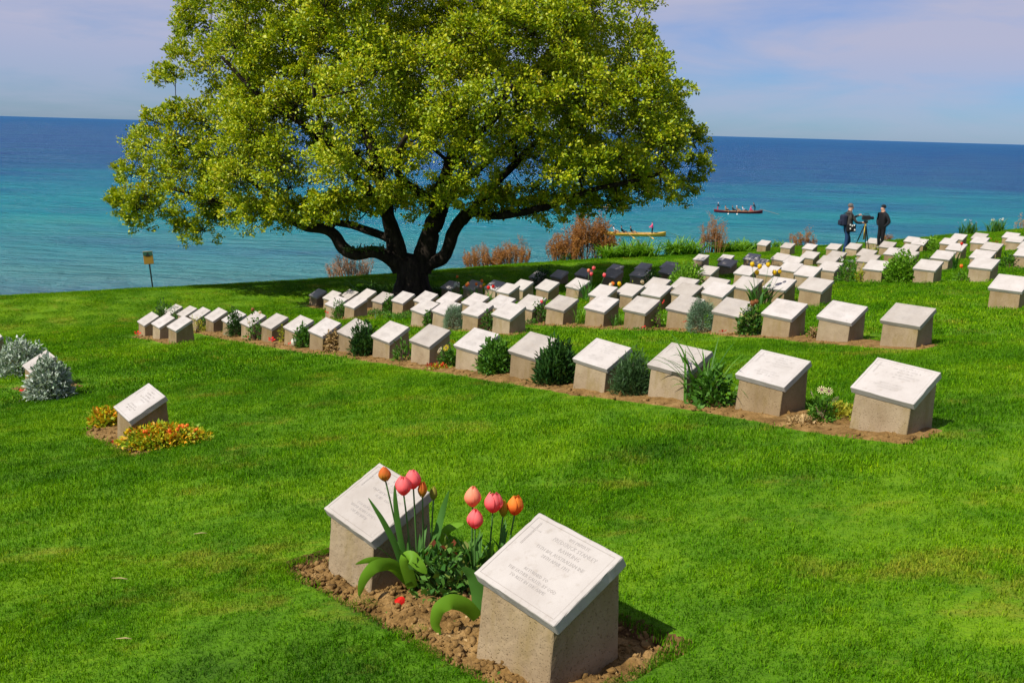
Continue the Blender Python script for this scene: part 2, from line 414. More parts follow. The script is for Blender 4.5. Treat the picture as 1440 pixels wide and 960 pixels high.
mt, t, b, out = newmat('tablet_stone')
O = pos(t, 'obj'); oi = t.nodes.new('ShaderNodeObjectInfo')
of = N(t, 'ShaderNodeVectorMath', operation='ADD'); sc_ = N(t, 'ShaderNodeVectorMath', operation='SCALE'); sc_.inputs['Scale'].default_value = 31.0
cv = N(t, 'ShaderNodeCombineXYZ'); t.links.new(oi.outputs['Random'], cv.inputs[0]); t.links.new(oi.outputs['Random'], cv.inputs[1]); t.links.new(cv.outputs[0], sc_.inputs[0])
t.links.new(O, of.inputs[0]); t.links.new(sc_.outputs[0], of.inputs[1]); OV = of.outputs[0]
s1 = noise(t, OV, 5, 5, 0.6); s2 = noise(t, OV, 160, 3, 0.6); s3 = noise(t, OV, 28, 5, 0.7, seed=5.0)
c = ramp(t, s1, [(0.3, (0.335, 0.305, 0.28)), (0.7, (0.405, 0.378, 0.355))]).outputs[0]
st = ramp(t, s3, [(0.55, 0.0), (0.75, 0.55)])
c = mix(t, st.outputs[0], c, (0.25, 0.215, 0.18))
rv = ramp(t, oi.outputs['Random'], [(0.0, (0.80, 0.775, 0.73)), (0.35, (0.97, 0.96, 0.94)), (0.6, (1.0, 1.0, 1.0)), (1.0, (1.04, 1.03, 1.03))])
c = mix(t, 1.0, c, rv.outputs[0], 'MULTIPLY')
t.links.new(c, b.inputs['Base Color']); b.inputs['Roughness'].default_value = 0.85; b.inputs['Specular IOR Level'].default_value = 0.2
ad = N(t, 'ShaderNodeMath', operation='MULTIPLY_ADD'); t.links.new(s2, ad.inputs[0]); ad.inputs[1].default_value = 0.5; t.links.new(s3, ad.inputs[2])
bump(t, b, ad.outputs[0], 0.35, 0.003)
M['tablet'] = mt

mt, t, b, out = newmat('pedestal_concrete')
O = pos(t, 'obj'); oi = t.nodes.new('ShaderNodeObjectInfo')
of = N(t, 'ShaderNodeVectorMath', operation='ADD'); sc_ = N(t, 'ShaderNodeVectorMath', operation='SCALE'); sc_.inputs['Scale'].default_value = 57.0
cv = N(t, 'ShaderNodeCombineXYZ'); t.links.new(oi.outputs['Random'], cv.inputs[0]); t.links.new(oi.outputs['Random'], cv.inputs[2]); t.links.new(cv.outputs[0], sc_.inputs[0])
t.links.new(O, of.inputs[0]); t.links.new(sc_.outputs[0], of.inputs[1]); OV = of.outputs[0]
s1 = noise(t, OV, 4, 5, 0.6); s2 = noise(t, OV, 130, 2, 0.5); s3 = noise(t, OV, 22, 5, 0.7, seed=2.0); s4 = noise(t, OV, 9, 4, 0.6, seed=11.0, stretch=(1, 1, 0.35))
c = ramp(t, s1, [(0.3, (0.205, 0.15, 0.088)), (0.7, (0.30, 0.235, 0.15))]).outputs[0]
sp_ = ramp(t, s2, [(0.28, (0.68, 0.64, 0.6)), (0.40, (1, 1, 1)), (0.64, (1, 1, 1)), (0.76, (1.2, 1.18, 1.16))])
c = mix(t, 1.0, c, sp_.outputs[0], 'MULTIPLY')
mo = ramp(t, s4, [(0.50, 0.0), (0.70, 0.6)])
c = mix(t, mo.outputs[0], c, (0.19, 0.14, 0.05))
rv = ramp(t, oi.outputs['Random'], [(0.0, (0.74, 0.70, 0.62)), (0.4, (1.02, 0.97, 0.88)), (0.7, (1, 1, 1)), (1.0, (1.14, 1.14, 1.16))])
c = mix(t, 1.0, c, rv.outputs[0], 'MULTIPLY')
t.links.new(c, b.inputs['Base Color']); b.inputs['Roughness'].default_value = 0.92; b.inputs['Specular IOR Level'].default_value = 0.15
pit = ramp(t, s2, [(0.28, 0.0), (0.42, 1.0)])
ad = N(t, 'ShaderNodeMath', operation='MULTIPLY_ADD'); t.links.new(s3, ad.inputs[0]); ad.inputs[1].default_value = 0.8; t.links.new(pit.outputs[0], ad.inputs[2])
bump(t, b, ad.outputs[0], 0.6, 0.004)
M['pedestal'] = mt
M['cut'] = plain('painted_cut_shade', (0.330, 0.302, 0.279), 0.9, 0.1, 0.1, 40)  # flat letters and cross: darker stone tone paints the shade of engraved cuts

mt, t, b, out = newmat('bark')
P = pos(t)
s = noise(t, P, 6, 6, 0.7, stretch=(1.6, 1.6, 0.5))
c = ramp(t, s, [(0.35, (0.012, 0.009, 0.007)), (0.6, (0.034, 0.026, 0.019)), (0.78, (0.075, 0.062, 0.042))])
t.links.new(c.outputs[0], b.inputs['Base Color']); b.inputs['Roughness'].default_value = 0.95; b.inputs['Specular IOR Level'].default_value = 0.1
bump(t, b, s, 1.0, 0.05)
M['bark'] = mt
M['oak'] = leafmat('oak_leaf', [(0.080, 0.140, 0.002), (0.175, 0.265, 0.003), (0.30, 0.370, 0.004), (0.43, 0.44, 0.008), (0.34, 0.24, 0.012)], 0.26, 0.5, 1.0, 0.3, 1.3)
M['moss_leaf'] = leafmat('ivy_leaf', [(0.03, 0.06, 0.006), (0.06, 0.11, 0.01)], 0.2)

# water
mt, t, b, out = newmat('sea_water')
P = pos(t); sp = N(t, 'ShaderNodeSeparateXYZ'); t.links.new(P, sp.inputs[0])
yy = N(t, 'ShaderNodeMath', operation='MULTIPLY_ADD'); t.links.new(sp.outputs['X'], yy.inputs[0]); yy.inputs[1].default_value = -0.10; t.links.new(sp.outputs['Y'], yy.inputs[2])
pn = noise(t, P, 0.03, 6, 0.62, stretch=(0.5, 1, 1)); 
jit = N(t, 'ShaderNodeMath', operation='MULTIPLY_ADD'); t.links.new(pn, jit.inputs[0]); jit.inputs[1].default_value = 0.9; jit.inputs[2].default_value = 0.55
ym = N(t, 'ShaderNodeMath', operation='MULTIPLY'); t.links.new(yy.outputs[0], ym.inputs[0]); t.links.new(jit.outputs[0], ym.inputs[1])
lg = N(t, 'ShaderNodeMath', operation='LOGARITHM'); lg.inputs[1].default_value = 10.0; t.links.new(ym.outputs[0], lg.inputs[0])
mr = N(t, 'ShaderNodeMapRange'); t.links.new(lg.outputs[0], mr.inputs[0]); mr.inputs[1].default_value = 1.70; mr.inputs[2].default_value = 3.5
wc = ramp(t, mr.outputs[0], [(0.0, (0.095, 0.190, 0.200)), (0.12, (0.045, 0.195, 0.225)), (0.25, (0.004, 0.205, 0.265)), (0.33, (0.004, 0.165, 0.265)), (0.43, (0.010, 0.096, 0.235)), (0.60, (0.014, 0.086, 0.225)), (1.0, (0.020, 0.088, 0.205))])
pw = noise(t, P, 0.05, 7, 0.7, stretch=(0.4, 1, 1), seed=9.0)       # weed beds and sand under the water
pr = ramp(t, pw, [(0.38, (0.75, 0.70, 0.92)), (0.50, (1, 1, 1)), (0.66, (1.25, 1.12, 0.98))])
wcol = mix(t, 1.0, wc.outputs[0], pr.outputs[0], 'MULTIPLY')
t.links.new(wcol, b.inputs['Base Color'])
w1 = noise(t, P, 0.55, 6, 0.66, stretch=(0.30, 1, 1)); w2 = noise(t, P, 0.09, 5, 0.6, stretch=(0.22, 1, 1), seed=6.0)
ad = N(t, 'ShaderNodeMath', operation='MULTIPLY_ADD'); t.links.new(w2, ad.inputs[0]); ad.inputs[1].default_value = 1.8; t.links.new(w1, ad.inputs[2])
bp = N(t, 'ShaderNodeBump', Strength=1.0, Distance=3.4); t.links.new(ad.outputs[0], bp.inputs['Height'])
df = t.nodes.new('ShaderNodeBsdfDiffuse'); gl = t.nodes.new('ShaderNodeBsdfGlossy'); gl.inputs['Roughness'].default_value = 0.22
t.links.new(wcol, df.inputs['Color']); t.links.new(bp.outputs[0], df.inputs['Normal']); t.links.new(bp.outputs[0], gl.inputs['Normal'])
mx = N(t, 'ShaderNodeMixShader'); mx.inputs[0].default_value = 0.05
t.links.new(df.outputs[0], mx.inputs[1]); t.links.new(gl.outputs[0], mx.inputs[2]); t.links.new(mx.outputs[0], out.inputs[0])
M['sea'] = mt
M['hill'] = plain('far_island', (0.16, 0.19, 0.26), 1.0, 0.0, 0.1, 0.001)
# ------------------------------------------------------------------ lawn sheet, sea, far island
AB = (-3.98, -1.92, 1.76, 2.42)                     # cut bed of the two nearest markers (u0, u1, v0, v1)
CB = (-9.0, -7.28, 2.02, 2.76)
DB = (-13.25, -12.15, 2.18, 2.95)
def sunk(x, y):
    u = x * UV[0] + y * UV[1]; v = x * NV[0] + y * NV[1]
    s = np.zeros_like(x)
    for (u0, u1, v0, v1), dep in ((AB, 0.075), (CB, 0.04)):
        d = np.minimum(np.minimum(u - u0, u1 - u), np.minimum(v - v0, v1 - v))
        s = np.maximum(s, dep * np.clip((d + 0.012 + 0.02 * (vnoise(x, y, 25) - 0.5)) / 0.025, 0, 1))
    return s
def axis(segs):
    a = []
    for x0, x1, st in segs:
        a += list(np.linspace(x0, x1, max(2, int(round((x1 - x0) / st)) + 1))[:-1])
    return np.array(a + [segs[-1][1]])
gx = axis([(-45, -20, 1.2), (-20, -4.3, 0.22), (-4.3, -2.3, 0.10), (-2.3, -1.4, 0.16), (-1.4, 0.9, 0.024), (0.9, 20, 0.22), (20, 48, 1.2)])
gy = axis([(-14, 1.5, 0.8), (1.5, 2.4, 0.15), (2.4, 4.75, 0.024), (4.75, 6.9, 0.16), (6.9, 8.6, 0.10), (8.6, 42, 0.22), (42, 62, 1.2)])
GX, GY = np.meshgrid(gx, gy)
GZ = ground(GX, GY) - sunk(GX, GY)
GZ = GZ + 0.012 * (vnoise(GX, GY, 2.2, 3) - 0.5)
nx, ny = len(gx), len(gy)
ii = (np.arange(ny - 1)[:, None] * nx + np.arange(nx - 1)[None, :]).ravel()
lawn = link('lawn', mesh_np('lawn', np.stack([GX, GY, GZ], -1).reshape(-1, 3), np.stack([ii, ii + 1, ii + nx + 1, ii + nx], 1), True), M['turf'])
tag(lawn, 'mown green lawn sloping down to the sea with dry yellow patches', 'lawn', kind='structure')

sy_ = [30, 120, 400, 1500, 6000, 25000, 60000]
sv = []; 
for y_ in sy_:
    w_ = 400 + y_ * 1.6
    for k_ in range(5): sv.append((-w_ + 2 * w_ * k_ / 4, y_, 0.0))
sf = [(r_*5+c_, r_*5+c_+1, (r_+1)*5+c_+1, (r_+1)*5+c_) for r_ in range(len(sy_)-1) for c_ in range(4)]
tag(link('sea', mesh_np('sea', sv, sf, True), M['sea']), 'blue sea turning turquoise and pale over the shallows by the shore', 'sea', kind='structure')
a_ = Acc(); hx = np.linspace(0, 1, 40)
for k_, (x0, x1, hh, yd) in enumerate([(-17500, -12720, 210, 22000), (-19500, -13900, 300, 23500)]):
    prof = np.sin(np.pi * np.clip(hx, 0, 1))**0.75 * hh * (0.55 + 0.8 * vnoise(hx * 7, hx * 0 + k_, 1.0, 5))
    xs = x0 + (x1 - x0) * hx
    V = []
    for dd, s_ in ((-900, 0.0), (-300, 0.7), (0, 1.0), (500, 0.6), (1100, 0.0)):
        V += [(x, yd + dd, p * s_ - 3) for x, p in zip(xs, prof)]
    Fq = [(r*40+c, r*40+c+1, (r+1)*40+c+1, (r+1)*40+c) for r in range(4) for c in range(39)]
    a_.add(V, Fq)
tag(link('hills', a_.mesh('hills', True), M['hill']), 'low hazy grey island on the horizon at the far left', 'island', kind='structure')

# ------------------------------------------------------------------ beds of bare soil
XR0, YR0, RES = -18.0, 1.0, 0.02
MASK = np.zeros((int(40 / RES), int(42 / RES)), bool)
def mark(x, y):
    i = ((np.asarray(x) - XR0) / RES).astype(int).ravel(); j = ((np.asarray(y) - YR0) / RES).astype(int).ravel()
    k = (i >= 0) & (j >= 0) & (i < MASK.shape[0]) & (j < MASK.shape[1]); MASK[i[k], j[k]] = True
def masked(x, y):
    i = ((x - XR0) / RES).astype(int); j = ((y - YR0) / RES).astype(int)
    k = (i >= 0) & (j >= 0) & (i < MASK.shape[0]) & (j < MASK.shape[1]); r = np.zeros(len(x), bool)
    r[k] = MASK[i[k], j[k]]; return r
ico = bmesh.new(); bmesh.ops.create_icosphere(ico, subdivisions=1, radius=1.0)
ICO_V = np.array([v.co[:] for v in ico.verts]); ICO_F = np.array([[v.index for v in f.verts] for f in ico.faces]); ico.free()
def clods(cu, cv, zf, n, s0, s1, par, name='clods'):
    V = []; Fc = []
    for k in range(n):
        u, v = cu(), cv(); p = plan(u, v)
        s = s0 + (s1 - s0) * random.random()**4
        R3 = np.array(Matrix.Rotation(random.random() * 6.28, 3, Vector((random.random(), random.random(), random.random() + .1)).normalized()))
        q = ICO_V * (np.array([1, 0.75, 0.5]) * s) * (0.5 + 0.9 * rng.random((len(ICO_V), 1)))
        q = q @ R3.T + np.array([p[0], p[1], zf(p[0], p[1], u, v) + s * 0.05]); Fc.append(ICO_F + len(V) * len(ICO_V)); V.append(q)
    o = link(name, mesh_np(name, np.vstack(V), np.vstack(Fc)), M['soil'], par); o['kind'] = 'stuff'
    return o
def bed(label, chain, front, back, e0, e1, rec=0.0, mound=0.02, nclod=0, cs=(0.006, 0.03), fine=0.06, rough=0.02):
    """strip of soil along a chain of (u, v) points; chain sorted by u"""
    C = np.array(sorted(chain)); C = np.vstack([[C[0, 0] - e0, C[0, 1]], C, [C[-1, 0] + e1, C[-1, 1]]])
    us = np.arange(C[0, 0], C[-1, 0] + fine, fine); vc = np.interp(us, C[:, 0], C[:, 1])
    nc = max(6, int((front + back) / fine)); ks = np.linspace(0, 1, nc + 1)
    Uu = np.repeat(us[:, None], nc + 1, 1); Vv = vc[:, None] - front + (front + back) * ks[None, :]
    end = np.clip(np.minimum(Uu - us[0], us[-1] - Uu) / 0.12, 0, 1); sid = np.clip(np.minimum(ks, 1 - ks) * (front + back) / 0.10, 0, 1)[None, :]
    wob = 0.05 * (vnoise(Uu, Vv, 3.0, 9) - 0.5) * (1 - sid)
    Vv = Vv + wob
    X = Uu * UV[0] + Vv * NV[0]; Y = Uu * UV[1] + Vv * NV[1]
    pf = end * sid
    def zoff(x, y): return mound * 1.0 + rough * 2 * (fbm(x, y, 9, 2) - 0.45) + 0.5 * rough * (vnoise(x, y, 40, 6) - 0.5)
    Z = ground(X, Y) - rec - 0.012 + pf * (0.024 + zoff(X, Y))
    o = link('soil_bed', mesh_np('soil_bed', np.stack([X, Y, Z], -1).reshape(-1, 3),
        [(r*(nc+1)+c, r*(nc+1)+c+1, (r+1)*(nc+1)+c+1, (r+1)*(nc+1)+c) for r in range(len(us)-1) for c in range(nc)], True), M['soil'])
    tag(o, label, 'soil bed', 'planting beds along the graves', kind='structure')
    mu = np.arange(us[0] + 0.03, us[-1] - 0.03, 0.012); mv = np.interp(mu, us, vc)
    for kk in np.arange(-front + 0.03, back - 0.03, 0.012):
        q = kk + 0.05 * (vnoise(mu, mv + kk, 3.0, 9) - 0.5) * (1 if (kk < -front + .08 or kk > back - .08) else 0)
        mark(mu * UV[0] + (mv + q) * NV[0], mu * UV[1] + (mv + q) * NV[1])
    if nclod:
        cu = lambda: us[0] + 0.03 + random.random() * (us[-1] - us[0] - 0.06)
        st = {}
        def cu2():
            st['u'] = cu(); return st['u']
        cv = lambda: float(np.interp(st['u'], us, vc)) - front + 0.03 + random.random() * (front + back - 0.06)
        zf = lambda x, y, u, v: gz(x, y) - rec + 0.012 + zoff(x, y)
        clods(cu2, cv, zf, nclod, cs[0], cs[1], o)
    return o
Q['d6'] = (3.77, 27.70, float(poly(3.77, 27.7)))
# marker at the left picture edge: its back right tablet corner is seen at (6.8, 472.5)
W, D, H0, RISE, TH = 0.46, 0.3082, 0.2594, 0.1686, 0.05
_vE = min(np.arange(2.4, 4.2, 0.02), key=lambda v_: abs(project(at_v(9.9, v_, 504))[1] - 504))
p_ = at_v(9.9, _vE, 504)[:2] - UV * 0.205 - NV * 0.342
Q['E'] = (float(p_[0]), float(p_[1]), gz(p_[0], p_[1]) - H)
def uv(k): return (float(np.dot(Q[k][:2], UV)), float(np.dot(Q[k][:2], NV)))
ROW2 = ['b1','b2','b3','b4','b5','r2_5','r2_6','r2_7','r2_8','r2_9','r2_10','M1','M2','r2_13','r2_14','r2_15','R2b','R2a']
ROW3 = ['r4_1','r4_2','r4_3','r4_4','r4_5','r4_6','r4_7','r4_8','r4_9','r4_10','r3_7','r3_8','r3_9','r3_10','r3_11','r3_12','r3_13','R3b','R3a']
bed('recessed bed of crumbly brown soil holding the two nearest markers and tulips', [(AB[0], 1.88), (AB[1], 1.88)], 0.13, 0.54, 0, 0, 0.055, 0.012, 3600, (0.003, 0.026), 0.02, 0.045)
bed('small soil bed with orange flowering ground cover around a lone marker', [(CB[0], 2.12), (CB[1], 2.12)], 0.10, 0.64, 0, 0, 0.03, 0.015, 260, (0.008, 0.03), 0.06)
bed('soil bed under silver leaved bushes near the left edge', [(DB[0], 2.34), (DB[1], 2.34)], 0.16, 0.60, 0, 0, 0.0, 0.0, 60, (0.008, 0.03), 0.08, 0.01)
bed('long soil bed under the second line of markers', [uv(k) for k in ROW2], 0.24, 0.40, 0.4, 0.36, 0.0, 0.004, 1700, (0.006, 0.032), 0.06)
bed('short soil bed under three markers at the left end of the lawn', [uv(k) for k in ('t1','t2','t3')], 0.16, 0.40, 0.35, 0.3, 0.0, 0.0, 80, (0.01, 0.03), 0.1, 0.01)
bed('soil bed under the two left markers in front of the tree', [uv(k) for k in ('r3_1','r3_2')], 0.14, 0.38, 0.3, 0.3, 0.0, 0.0, 40, (0.01, 0.035), 0.1, 0.01)
bed('soil bed under four markers packed closely below the tree', [uv(k) for k in ('r3_3','r3_4','r3_5','r3_6')], 0.12, 0.38, 0.3, 0.3, 0.0, 0.0, 60, (0.01, 0.035), 0.1, 0.01)
bed('long soil bed under the markers in the middle of the lawn', [uv(k) for k in ROW3], 0.17, 0.42, 0.3, 0.36, 0.0, 0.0, 700, (0.01, 0.045), 0.1, 0.014)

# ------------------------------------------------------------------ grave markers
SL = math.hypot(D, RISE); SLOPE = math.atan2(RISE, D)
def tablet_mesh(seed, fine=False):
    rs = np.random.default_rng(seed)
    bm = bmesh.new(); bmesh.ops.create_cube(bm, size=1.0)
    bmesh.ops.scale(bm, vec=(W, SL, TH), verts=bm.verts); bmesh.ops.translate(bm, vec=(0, SL / 2, -TH / 2), verts=bm.verts)
    bmesh.ops.bevel(bm, geom=bm.edges[:], offset=0.0055, segments=2, profile=0.55, affect='EDGES')
    top = max((f for f in bm.faces if f.normal.z > 0.99), key=lambda f: f.calc_area())
    r = bmesh.ops.inset_region(bm, faces=[top], thickness=0.020, depth=0.0)
    r = bmesh.ops.inset_region(bm, faces=[top], thickness=0.0022, depth=-0.0026)
    r = bmesh.ops.inset_region(bm, faces=[top], thickness=0.0022, depth=0.0018)
    bmesh.ops.subdivide_edges(bm, edges=[e for e in bm.edges if e.calc_length() > 0.1], cuts=14 if fine else 5, use_grid_fill=True)
    for v in bm.verts:                                   # worn, slightly chipped arrises
        ex = min(abs(abs(v.co.x) - W / 2), abs(v.co.y), abs(v.co.y - SL))
        if ex < 0.007:
            k = 0.0014 if rs.random() < 0.9 else 0.0035
            v.co.x -= math.copysign(k * rs.random(), v.co.x); v.co.y += (1 if v.co.y < SL / 2 else -1) * k * rs.random(); v.co.z -= 0.6 * k * rs.random() * (v.co.z > -0.02)
    bmesh.ops.rotate(bm, cent=(0, 0, 0), matrix=Matrix.Rotation(SLOPE, 3, 'X'), verts=bm.verts)
    bmesh.ops.translate(bm, vec=(0, 0, H0), verts=bm.verts)
    me = bpy.data.meshes.new('tablet'); bm.to_mesh(me); bm.free(); me.materials.append(M['tablet']); return me
def pedestal_mesh(seed, fine=False):
    rs = np.random.default_rng(seed)
    zu = lambda y: H0 + y * math.tan(SLOPE) - TH / math.cos(SLOPE) + 0.003
    y0b, y1b, y0t, y1t, wb, wt = 0.010, 0.342, 0.027, 0.322, 0.205, 0.202
    co = [(-wb, y0b, 0), (wb, y0b, 0), (wb, y1b, 0), (-wb, y1b, 0), (-wt, y0t, zu(y0t)), (wt, y0t, zu(y0t)), (wt, y1t, zu(y1t)), (-wt, y1t, zu(y1t))]
    bm = bmesh.new(); vs_ = [bm.verts.new(c) for c in co]
    for i in range(4): vs_[i].co += (vs_[i].co - vs_[i + 4].co) * 0.5       # carry the faces down into the ground
    for i in range(4): vs_[i].co.z = -0.16
    for f in ((3, 2, 1, 0), (4, 5, 6, 7), (0, 1, 5, 4), (1, 2, 6, 5), (2, 3, 7, 6), (3, 0, 4, 7)): bm.faces.new([vs_[i] for i in f])
    bmesh.ops.bevel(bm, geom=bm.edges[:], offset=0.004, segments=1, affect='EDGES')
    bmesh.ops.subdivide_edges(bm, edges=[e for e in bm.edges if e.calc_length() > 0.1], cuts=16 if fine else 4, use_grid_fill=True)
    for v in bm.verts:
        k = 0.0022 if fine else 0.0016
        v.co += Vector(((rs.random() - .5) * k, (rs.random() - .5) * k, 0))
    me = bpy.data.meshes.new('pedestal'); bm.to_mesh(me); bm.free(); me.materials.append(M['pedestal']); return me
TAB = [tablet_mesh(s) for s in range(4)]; PED = [pedestal_mesh(s) for s in range(4)]
TABF = [tablet_mesh(50 + s, True) for s in range(2)]; PEDF = [pedestal_mesh(60 + s, True) for s in range(2)]
ZP = -0.0006                                           # panel sits 0.8 mm below the rim; marks sit just on it
def on_tablet(x, s, dz=0.0):
    """tablet coordinates (x across, s up the slope) to marker coordinates"""
    return (x, s * math.cos(SLOPE) - (ZP + dz) * math.sin(SLOPE), H0 + s * math.sin(SLOPE) + (ZP + dz) * math.cos(SLOPE))
def rects(name, R, dz=0.0009):
    V = []; Fc = []
    for (x0, x1, s0, s1) in R:
        k = len(V); V += [on_tablet(x0, s0, dz), on_tablet(x1, s0, dz), on_tablet(x1, s1, dz), on_tablet(x0, s1, dz)]; Fc.append((k, k+1, k+2, k+3))
    me = mesh_np(name, V, Fc); me.materials.append(M['cut']); return me
def cross_rects(x=-0.175, s=0.20, h=0.115, w=0.008):
    a, c = x, s
    return [(a - w/2, a - w/4, c, c + h), (a + w/4, a + w/2, c, c + h), (a - 0.032, a - w/2, c + h*0.68, c + h*0.68 + w*.6), (a + w/2, a + 0.032, c + h*0.68, c + h*0.68 + w*.6)]
CROSS = rects('cross', cross_rects())
def marks(seed):
    rs = random.Random(seed); R = []
    for li, (s, half) in enumerate([(0.298, 0.05), (0.272, 0.095), (0.246, 0.055), (0.218, 0.12), (0.192, 0.06), (0.118, 0.08), (0.094, 0.11), (0.070, 0.07)]):
        x = 0.03 - half if s > .15 else -half
        e = x + 2 * half
        while x < e:
            w = rs.uniform(0.004, 0.009)
            if rs.random() < 0.85:
                R.append((x, x + 0.0018, s, s + 0.013)); R.append((x + 0.0018, x + w, s + rs.choice((0, 0.006, 0.0115)), s + rs.choice((0, 0.006, 0.0115)) + 0.0018))
            x += w + 0.0035
    return rects('inscription', [r if r[3] > r[2] else (r[0], r[1], r[2], r[2] + 0.0018) for r in R])
MARKS = [marks(s) for s in range(3)]
def text_mesh(lines):
    acc_v = []; acc_f = []; n0 = 0
    dg = bpy.context.evaluated_depsgraph_get()
    for txt, size, s, xc in lines:
        cu = bpy.data.curves.new('lettering', 'FONT'); cu.body = txt; cu.size = size; cu.align_x = 'CENTER'; cu.resolution_u = 1
        ob = bpy.data.objects.new('lettering', cu); COL.objects.link(ob); dg.update()
        me = bpy.data.meshes.new_from_object(ob.evaluated_get(dg))
        vv = [on_tablet(xc + v.co.x, s + v.co.y, 0.0009) for v in me.vertices]
        acc_f += [tuple(i + n0 for i in p.vertices) for p in me.polygons]; acc_v += vv; n0 += len(vv)
        bpy.data.objects.remove(ob); bpy.data.curves.remove(cu); bpy.data.meshes.remove(me)
    me = bpy.data.meshes.new('inscription'); me.from_pydata(acc_v, [], acc_f); me.materials.append(M['cut']); return me
WORDS = text_mesh([('892 PRIVATE', .020, .302, .045), ('FREDERICK STANLEY', .0245, .274, .045), ('RAWLING', .0245, .246, .045), ('15TH BN. AUSTRALIAN INF.', .0215, .218, .025), ('28TH APRIL 1915', .0205, .193, .025),
                   ('RETURNED TO', .0195, .118, .0), ('THE FATHER CALLED BY GOD', .0195, .095, .0), ('TO REST IN THE ARMS', .0195, .072, .0)])
ORD = ['', 'first', 'second', 'third', 'fourth', 'fifth', 'sixth', 'seventh', 'eighth', 'ninth', 'tenth', 'eleventh', 'twelfth', 'thirteenth', 'fourteenth', 'fifteenth', 'sixteenth', 'seventeenth', 'eighteenth', 'nineteenth', 'twentieth']
FRONT = {
 'B': 'nearest pale stone marker with readable lettering beside the pink tulips',
 'A': 'pale stone marker behind the tulips, second nearest to the camera',
 'C': 'lone stone marker ringed by orange and yellow flowering ground cover',
 'D': 'stone marker almost buried between two silver leaved bushes',
 'E': 'stone marker cut off by the left picture edge',
 'e44': 'lone stone marker on the open lawn at the right picture edge',
 't1': 'left one of three markers set forward at the left end, red poppy at its foot',
 't2': 'middle one of three markers set forward at the left end of the lawn',
 't3': 'right one of three markers set forward at the left end, dark side showing',
 'R2a': 'large marker at the right end of the second line, beside pale daisies',
 'R3a': 'rightmost marker of the middle line, alone on open grass at its right side'}
LAB = dict(FRONT)
rows = {'second line of markers': ROW2, 'middle line of markers': ROW3}
rest = [k for k in Q if k not in FRONT and k not in ROW2 and k not in ROW3]
bands = [('in the short line just in front of the middle line', 7.5, 9.25), ('in the line just behind the middle line', 11.3, 12.5), ('in the second line behind the middle line', 12.5, 14.2),
         ('in the third line behind the middle line', 16.0, 17.35), ('in the fourth line behind the middle line', 17.35, 18.6), ('in the fifth line behind the middle line', 19.5, 22.3),
         ('in the sixth line behind the middle line', 22.3, 24.5), ('in the seventh line behind the middle line', 24.5, 26.5), ('in the next to last line before the sea', 27.5, 30.0), ('in the last line of markers before the sea', 30.0, 33)]
for nm, ks_ in list(rows.items()):
    ks_ = sorted(ks_, key=lambda k: uv(k)[0], reverse=True)
    for i, k in enumerate(ks_):
        LAB.setdefault(k, 'stone marker, %s from the right in the %s' % (ORD[i + 1], 'long ' + nm))
for txt, lo, hi in bands:
    ks_ = sorted([k for k in rest if lo <= uv(k)[1] < hi], key=lambda k: uv(k)[0])
    for i, k in enumerate(ks_):
        sh = 'tree shaded ' if k in ('d1', 'd2', 'd3', 'd4', 'd4b', 'd5', 'd6', 'd7', 'r5_1', 'r5_2') else 'pale '
        LAB[k] = '%smarker, %s from left %s' % (sh, ORD[i + 1], txt)
MK = {}
for idx, k in enumerate(Q):
    x, y, z = Q[k]; rs = random.Random(k)
    near = k in ('A', 'B')
    base = gz(x, y)
    o = thing('grave_marker', LAB.get(k, 'pale slanted stone grave marker on the lawn'), 'grave marker', (x, y, base + (0 if near else 0.01)), YAW + math.radians(rs.uniform(-1.2, 1.2)), 'stone grave markers in rows')
    o.rotation_euler[0] = math.radians(rs.uniform(-1.6, 1.6) * (0.4 if near else 1)); o.rotation_euler[1] = math.radians(rs.uniform(-1.6, 1.6) * (0.4 if near else 1))
    link('pedestal', (PEDF if near else PED)[idx % (2 if near else 4)], None, o)
    tb = link('tablet', (TABF if near else TAB)[idx % (2 if near else 4)], None, o)
    if uv(k)[1] < 11:
        link('inscription', WORDS if k == 'B' else MARKS[idx % 3], None, tb)['kind'] = 'stuff'; link('cross', CROSS, None, tb)
    MK[k] = o
    lx = np.linspace(-0.21, 0.21, 40); ly = np.linspace(0.0, 0.36, 36); A_, B_ = np.meshgrid(lx, ly)
    mark(x + A_ * UV[0] + B_ * NV[0], y + A_ * UV[1] + B_ * NV[1])
